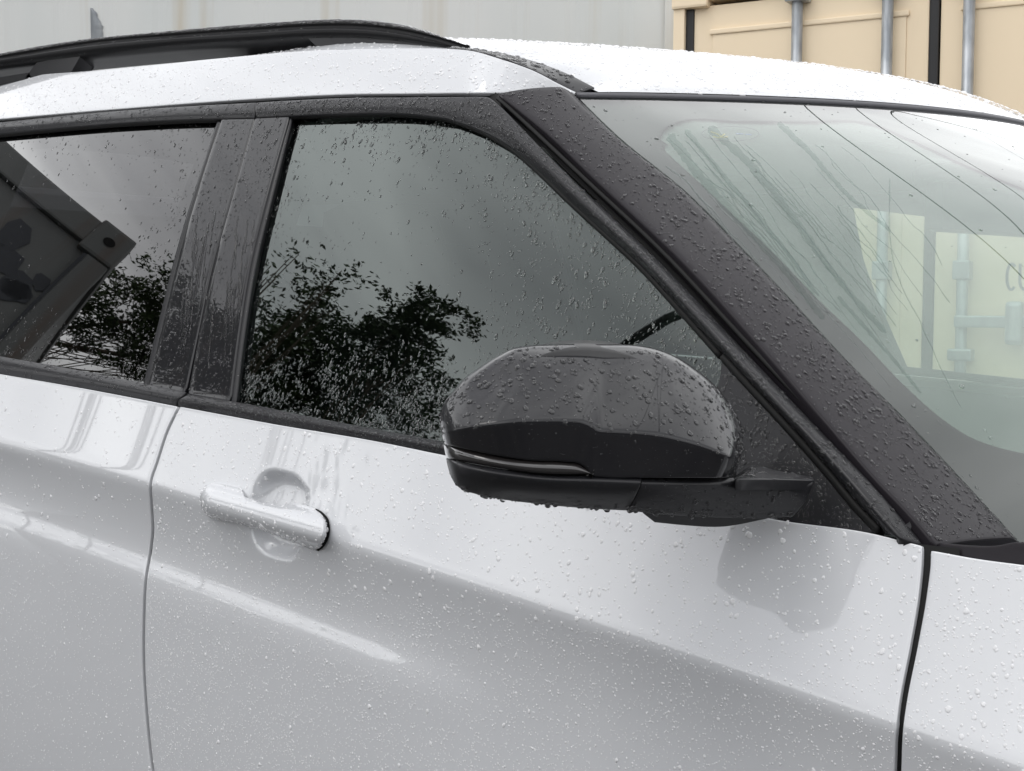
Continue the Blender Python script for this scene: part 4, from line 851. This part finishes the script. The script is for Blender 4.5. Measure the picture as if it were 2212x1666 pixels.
for k_ in range(34):       # wandering runs left by the wiper, all leaning the same way
    f_ = _r.random(); x0 = 1440 + 420*f_ + _r.normal(0, 18); y0 = 285 + 235*_r.random()**1.5; ln = _r.uniform(180, 620)*(1 - 0.35*f_); sl = _r.uniform(0.95, 1.2)
    p_ = [(x0 + ln*0.62*u_ + _r.normal(0, 3), y0 + ln*0.62*sl*(u_ + 0.12*u_*u_) + _r.normal(0, 3)) for u_ in np.linspace(0, 1, 7)]
    if p_[-1][1] > 985 or p_[-1][0] > 2090: continue
    ribbon('rivulet', p_, _r.uniform(0.7, 2.2), _r.uniform(0.7, 1.6), 0.00025, windscreen, 200 + k_, 1.3, 90, m=RUNM)
for k_, (p_, w_) in enumerate([([(1530, 275), (1610, 345), (1690, 440), (1760, 535), (1850, 650), (1915, 720)], 11), ([(1680, 265), (1740, 320), (1830, 420), (1925, 500)], 8), ([(1445, 290), (1520, 390), (1600, 480), (1700, 590), (1780, 690)], 13), ([(1480, 280), (1580, 400), (1680, 520), (1770, 640)], 7), ([(1810, 640), (1880, 720), (1950, 800), (1990, 850)], 6)]):
    ribbon('water_film', p_, w_*0.8, w_*0.5, 0.00012, windscreen, 300 + k_, 1.0, 90, m=RUNM)
for k_ in range(34):       # runs down the door pillars
    tr = k_ % 2; t0 = _r.uniform(0.35, 0.7); ln = _r.uniform(0.12, 0.3); f_ = _r.uniform(0.12, 0.9)
    A_, B_ = (spline(PF_L, 50), spline(PF_R, 50)) if tr else (spline(PR_L, 50), spline(PR_R, 50)); mid = A_*(1 - f_) + B_*f_; i0 = int(t0*49); i1 = min(49, int((t0 + ln)*49)); q_ = mid[i0:i1:2]
    if len(q_) > 3: q_ = q_ + np.stack([np.linspace(0, 14, len(q_)), 0*q_[:, 0]], 1); ribbon('water_run', q_, _r.uniform(1.2, 2.6), _r.uniform(0.8, 1.8), 0.0005, front_door if tr else rear_door, 400 + k_, 1.0, 40, F=Fgl(-0.0082))
for k_, (c_, rx_, ry_) in enumerate([((1530, 290), 62, 16)]):     # oval label on the inside of the glass
    th = np.linspace(0, 2*np.pi, 49); ring = hit(np.stack([c_[0] + 48 + rx_*np.cos(th), c_[1] - 1 + ry_*np.sin(th)], 1), Fws(-0.001)); tube('label_rim', ring, 0.0004, mat('label_grey', (0.12, 0.12, 0.14), 0.6), windscreen, 5)
    YEL = mat('label_yellow', (0.55, 0.48, 0.22), 0.7); BLU = mat('label_blue', (0.30, 0.36, 0.5), 0.7)
    for q_, m_ in [(((1535, 285), (1551, 291), (1560, 297), (1572, 296)), YEL), (((1540, 295), (1552, 298), (1566, 290)), YEL), (((1590, 289), (1598, 290), (1606, 290)), BLU), (((1610, 291), (1618, 291), (1624, 292)), BLU)]:
        tube('label_print', hit(spline(q_, 12), Fws(-0.001)), 0.0009, m_, windscreen, 5)

# ------------------------------------------------------------------ rain
DROPW = bpy.data.materials.new('water_on_white'); DROPW.use_nodes = True  # white body stands in for the sky light clear drops would gather
_n = DROPW.node_tree.nodes; _l = DROPW.node_tree.links; _n.clear(); _o = _n.new('ShaderNodeOutputMaterial')
_t = _n.new('ShaderNodeBsdfTransparent'); _d = _n.new('ShaderNodeBsdfTranslucent'); _d2 = _n.new('ShaderNodeBsdfDiffuse'); _g = _n.new('ShaderNodeBsdfGlossy'); _g.inputs['Roughness'].default_value = 0.05
_d.inputs[0].default_value = (0.98, 0.98, 0.99, 1); _d2.inputs[0].default_value = (0.98, 0.98, 0.99, 1)
_m0 = _n.new('ShaderNodeMixShader'); _m0.inputs[0].default_value = 0.85; _l.new(_d.outputs[0], _m0.inputs[1]); _l.new(_d2.outputs[0], _m0.inputs[2])
_m1 = _n.new('ShaderNodeMixShader'); _m1.inputs[0].default_value = 0.62; _l.new(_t.outputs[0], _m1.inputs[1]); _l.new(_m0.outputs[0], _m1.inputs[2])
_f = _n.new('ShaderNodeFresnel'); both_sides(_n, _l, _f, 1.33); _m2 = _n.new('ShaderNodeMixShader'); _l.new(_f.outputs[0], _m2.inputs[0]); _l.new(_m1.outputs[0], _m2.inputs[1]); _l.new(_g.outputs[0], _m2.inputs[2])
_l.new(_m2.outputs[0], _o.inputs[0])
def rain():
    K = 1.0
    D = drops
    W = DROPW
    D('raindrops', front_P[:80], 3200, 0.0009, front_door, None, 0.42, 0.07, 1.8, 0.4, clump=0.5, m=W)
    D('raindrops', front_P[78:], 17000, 0.00072, front_door, None, 0.30, 0.012, 1.9, 0.6, clump=0.3, m=W)
    D('raindrops', rear_P[:62], 1500, 0.0009, rear_door, None, 0.42, 0.10, 1.8, 0.5, m=W)
    D('raindrops', rear_P[60:], 11000, 0.00076, rear_door, None, 0.28, 0.015, 1.8, 0.6, clump=0.3, m=W)
    D('raindrops', fend_P[:90], 1500, 0.0008, fender, None, 0.40, 0.05, 1.7, 0.38, m=W); D('raindrops', fend_P[90:], 2600, 0.0007, fender, None, 0.35, 0.03, 2, 0.6, m=W)
    D('raindrops', cant_P, 3200, 0.0009, cant, lambda s, t, P: 0.35 + 0.9*s, 0.45, 0.12, 1.9, 0.45, m=W)
    D('raindrops', handle_P, 260, 0.0010, handle, None, 0.45, 0.12, 1.9, 0.5, m=W)
    D('raindrops', roof_P[:50, :100], 19000, 0.0013, roof, None, 0.4, 0.1, 1.6, 0.5, rmax=0.0045, face=(0, YC, 9), m=W)
    D('raindrops', ap_P, 3600, 0.00085, a_pillar, lambda s, t, P: 0.6 + 0.6*s, 0.5, 0.10, 2.1, 0.5, elong=(1, 1.2), clump=0.4)
    D('raindrops', bulged(fr_r, 0.003), 1500, 0.0011, rear_door, None, 0.4); D('raindrops', fr_f2, 4200, 0.0008, front_door, None, 0.45, 0.06)
    D('raindrops', pr_P, 900, 0.0008, rear_door, None, 0.45, 0.08); D('raindrops', pf_P, 1000, 0.0008, front_door, None, 0.45, 0.08)
    D('raindrops', bulged(btf_P, 0.006), 2000, 0.0010, front_door, None, 0.4); D('raindrops', bulged(btr_P, 0.006), 1000, 0.0011, rear_door, None, 0.4)
    D('raindrops', sail_P, 1400, 0.0009, front_door, None, 0.45, 0.12, 1.9)
    D('raindrops', runf_P, 160, 0.0009, front_door)
    D('raindrops', cap_P[1:30], 1100, 0.0009, MIR, lambda s, t, P: 1.2 - 0.5*t, 0.5, 0.12, 2.2, 0.5, elong=(1, 1.2)); D('raindrops', cap_P[28:], 260, 0.0005, MIR, None, 0.3)
    D('raindrops', sh_P, 160, 0.0006, MIR, None, 0.4); D('raindrops', arm_P, 260, 0.0007, MIR, None, 0.45); D('raindrops', armtop_P, 60, 0.0015, MIR)
    D('raindrops', sh_P[-3:], 90, 0.0012, MIR, None, 0.4, hgt=0.9); D('raindrops', arm_P[-3:], 70, 0.0012, MIR, None, 0.4, hgt=0.9); D('raindrops', handle_P[-4:], 50, 0.0010, handle, None, 0.4, hgt=0.8, m=W)
    D('raindrops', dP, 160, 0.0022, ditch, None, 0.35, face=(0.5, 0, 5), rmax=0.006)
    D('raindrops', resample(ws_P, np.linspace(0, 69, 70), np.linspace(0, 50, 60)), 420, 0.0009, windscreen, lambda s, t, P: np.exp(-s/0.04) + 0.10 + 0.5*np.exp(-t/0.06), 0.5, 0.1, 2.0, 0.4, face=(5, YC, 5))
    def gdens(s, t, P):
        top = np.exp(-t/0.07)*1.2; right = sstep(0.42, 0.95, s)*(1.05 - 0.5*t); col = np.exp(-((s - 0.52 + 0.05*np.sin(9*t))/0.10)**2)*0.35; bot = sstep(0.66, 0.92, t)*sstep(0.75, 0.3, s)*1.4
        return top + right*0.9 + col + bot + 0.03 + np.exp(-s/0.02)*0.6
    D('raindrops', gf_P, 8500, 0.0008, front_door, gdens, 0.45, 0.05, 2.0, 0.42, elong=(1.0, 2.2), clump=0.8)
    def rdens(s, t, P): return np.exp(-t/0.08)*1.0 + sstep(0.80, 1.0, s)*1.2 + sstep(0.70, 0.95, t)*1.6 + 0.02
    D('raindrops', gr_P, 3600, 0.0009, rear_door, rdens, 0.45, 0.05, 2.0, 0.42, elong=(1.0, 2.0), clump=0.7)
    # beads standing along the roof rail
    railtop = np.stack([lt + [0, 0.012, 0.001], lt + [0, 0.0, 0.0], (ls + lt)/2 + [0, -0.004, 0.004], ls + [0, 0, 0.006]], 0)
    D('raindrops', railtop, 3600, 0.0019, rail, None, 0.35, 0.05, 1.5, 0.5, face=(0, -3, 4)); D('raindrops', np.stack([ls + [0, 0, -0.003], lb], 0), 900, 0.0014, rail, None, 0.4, 0.05, 1.5, 0.5)
rain()
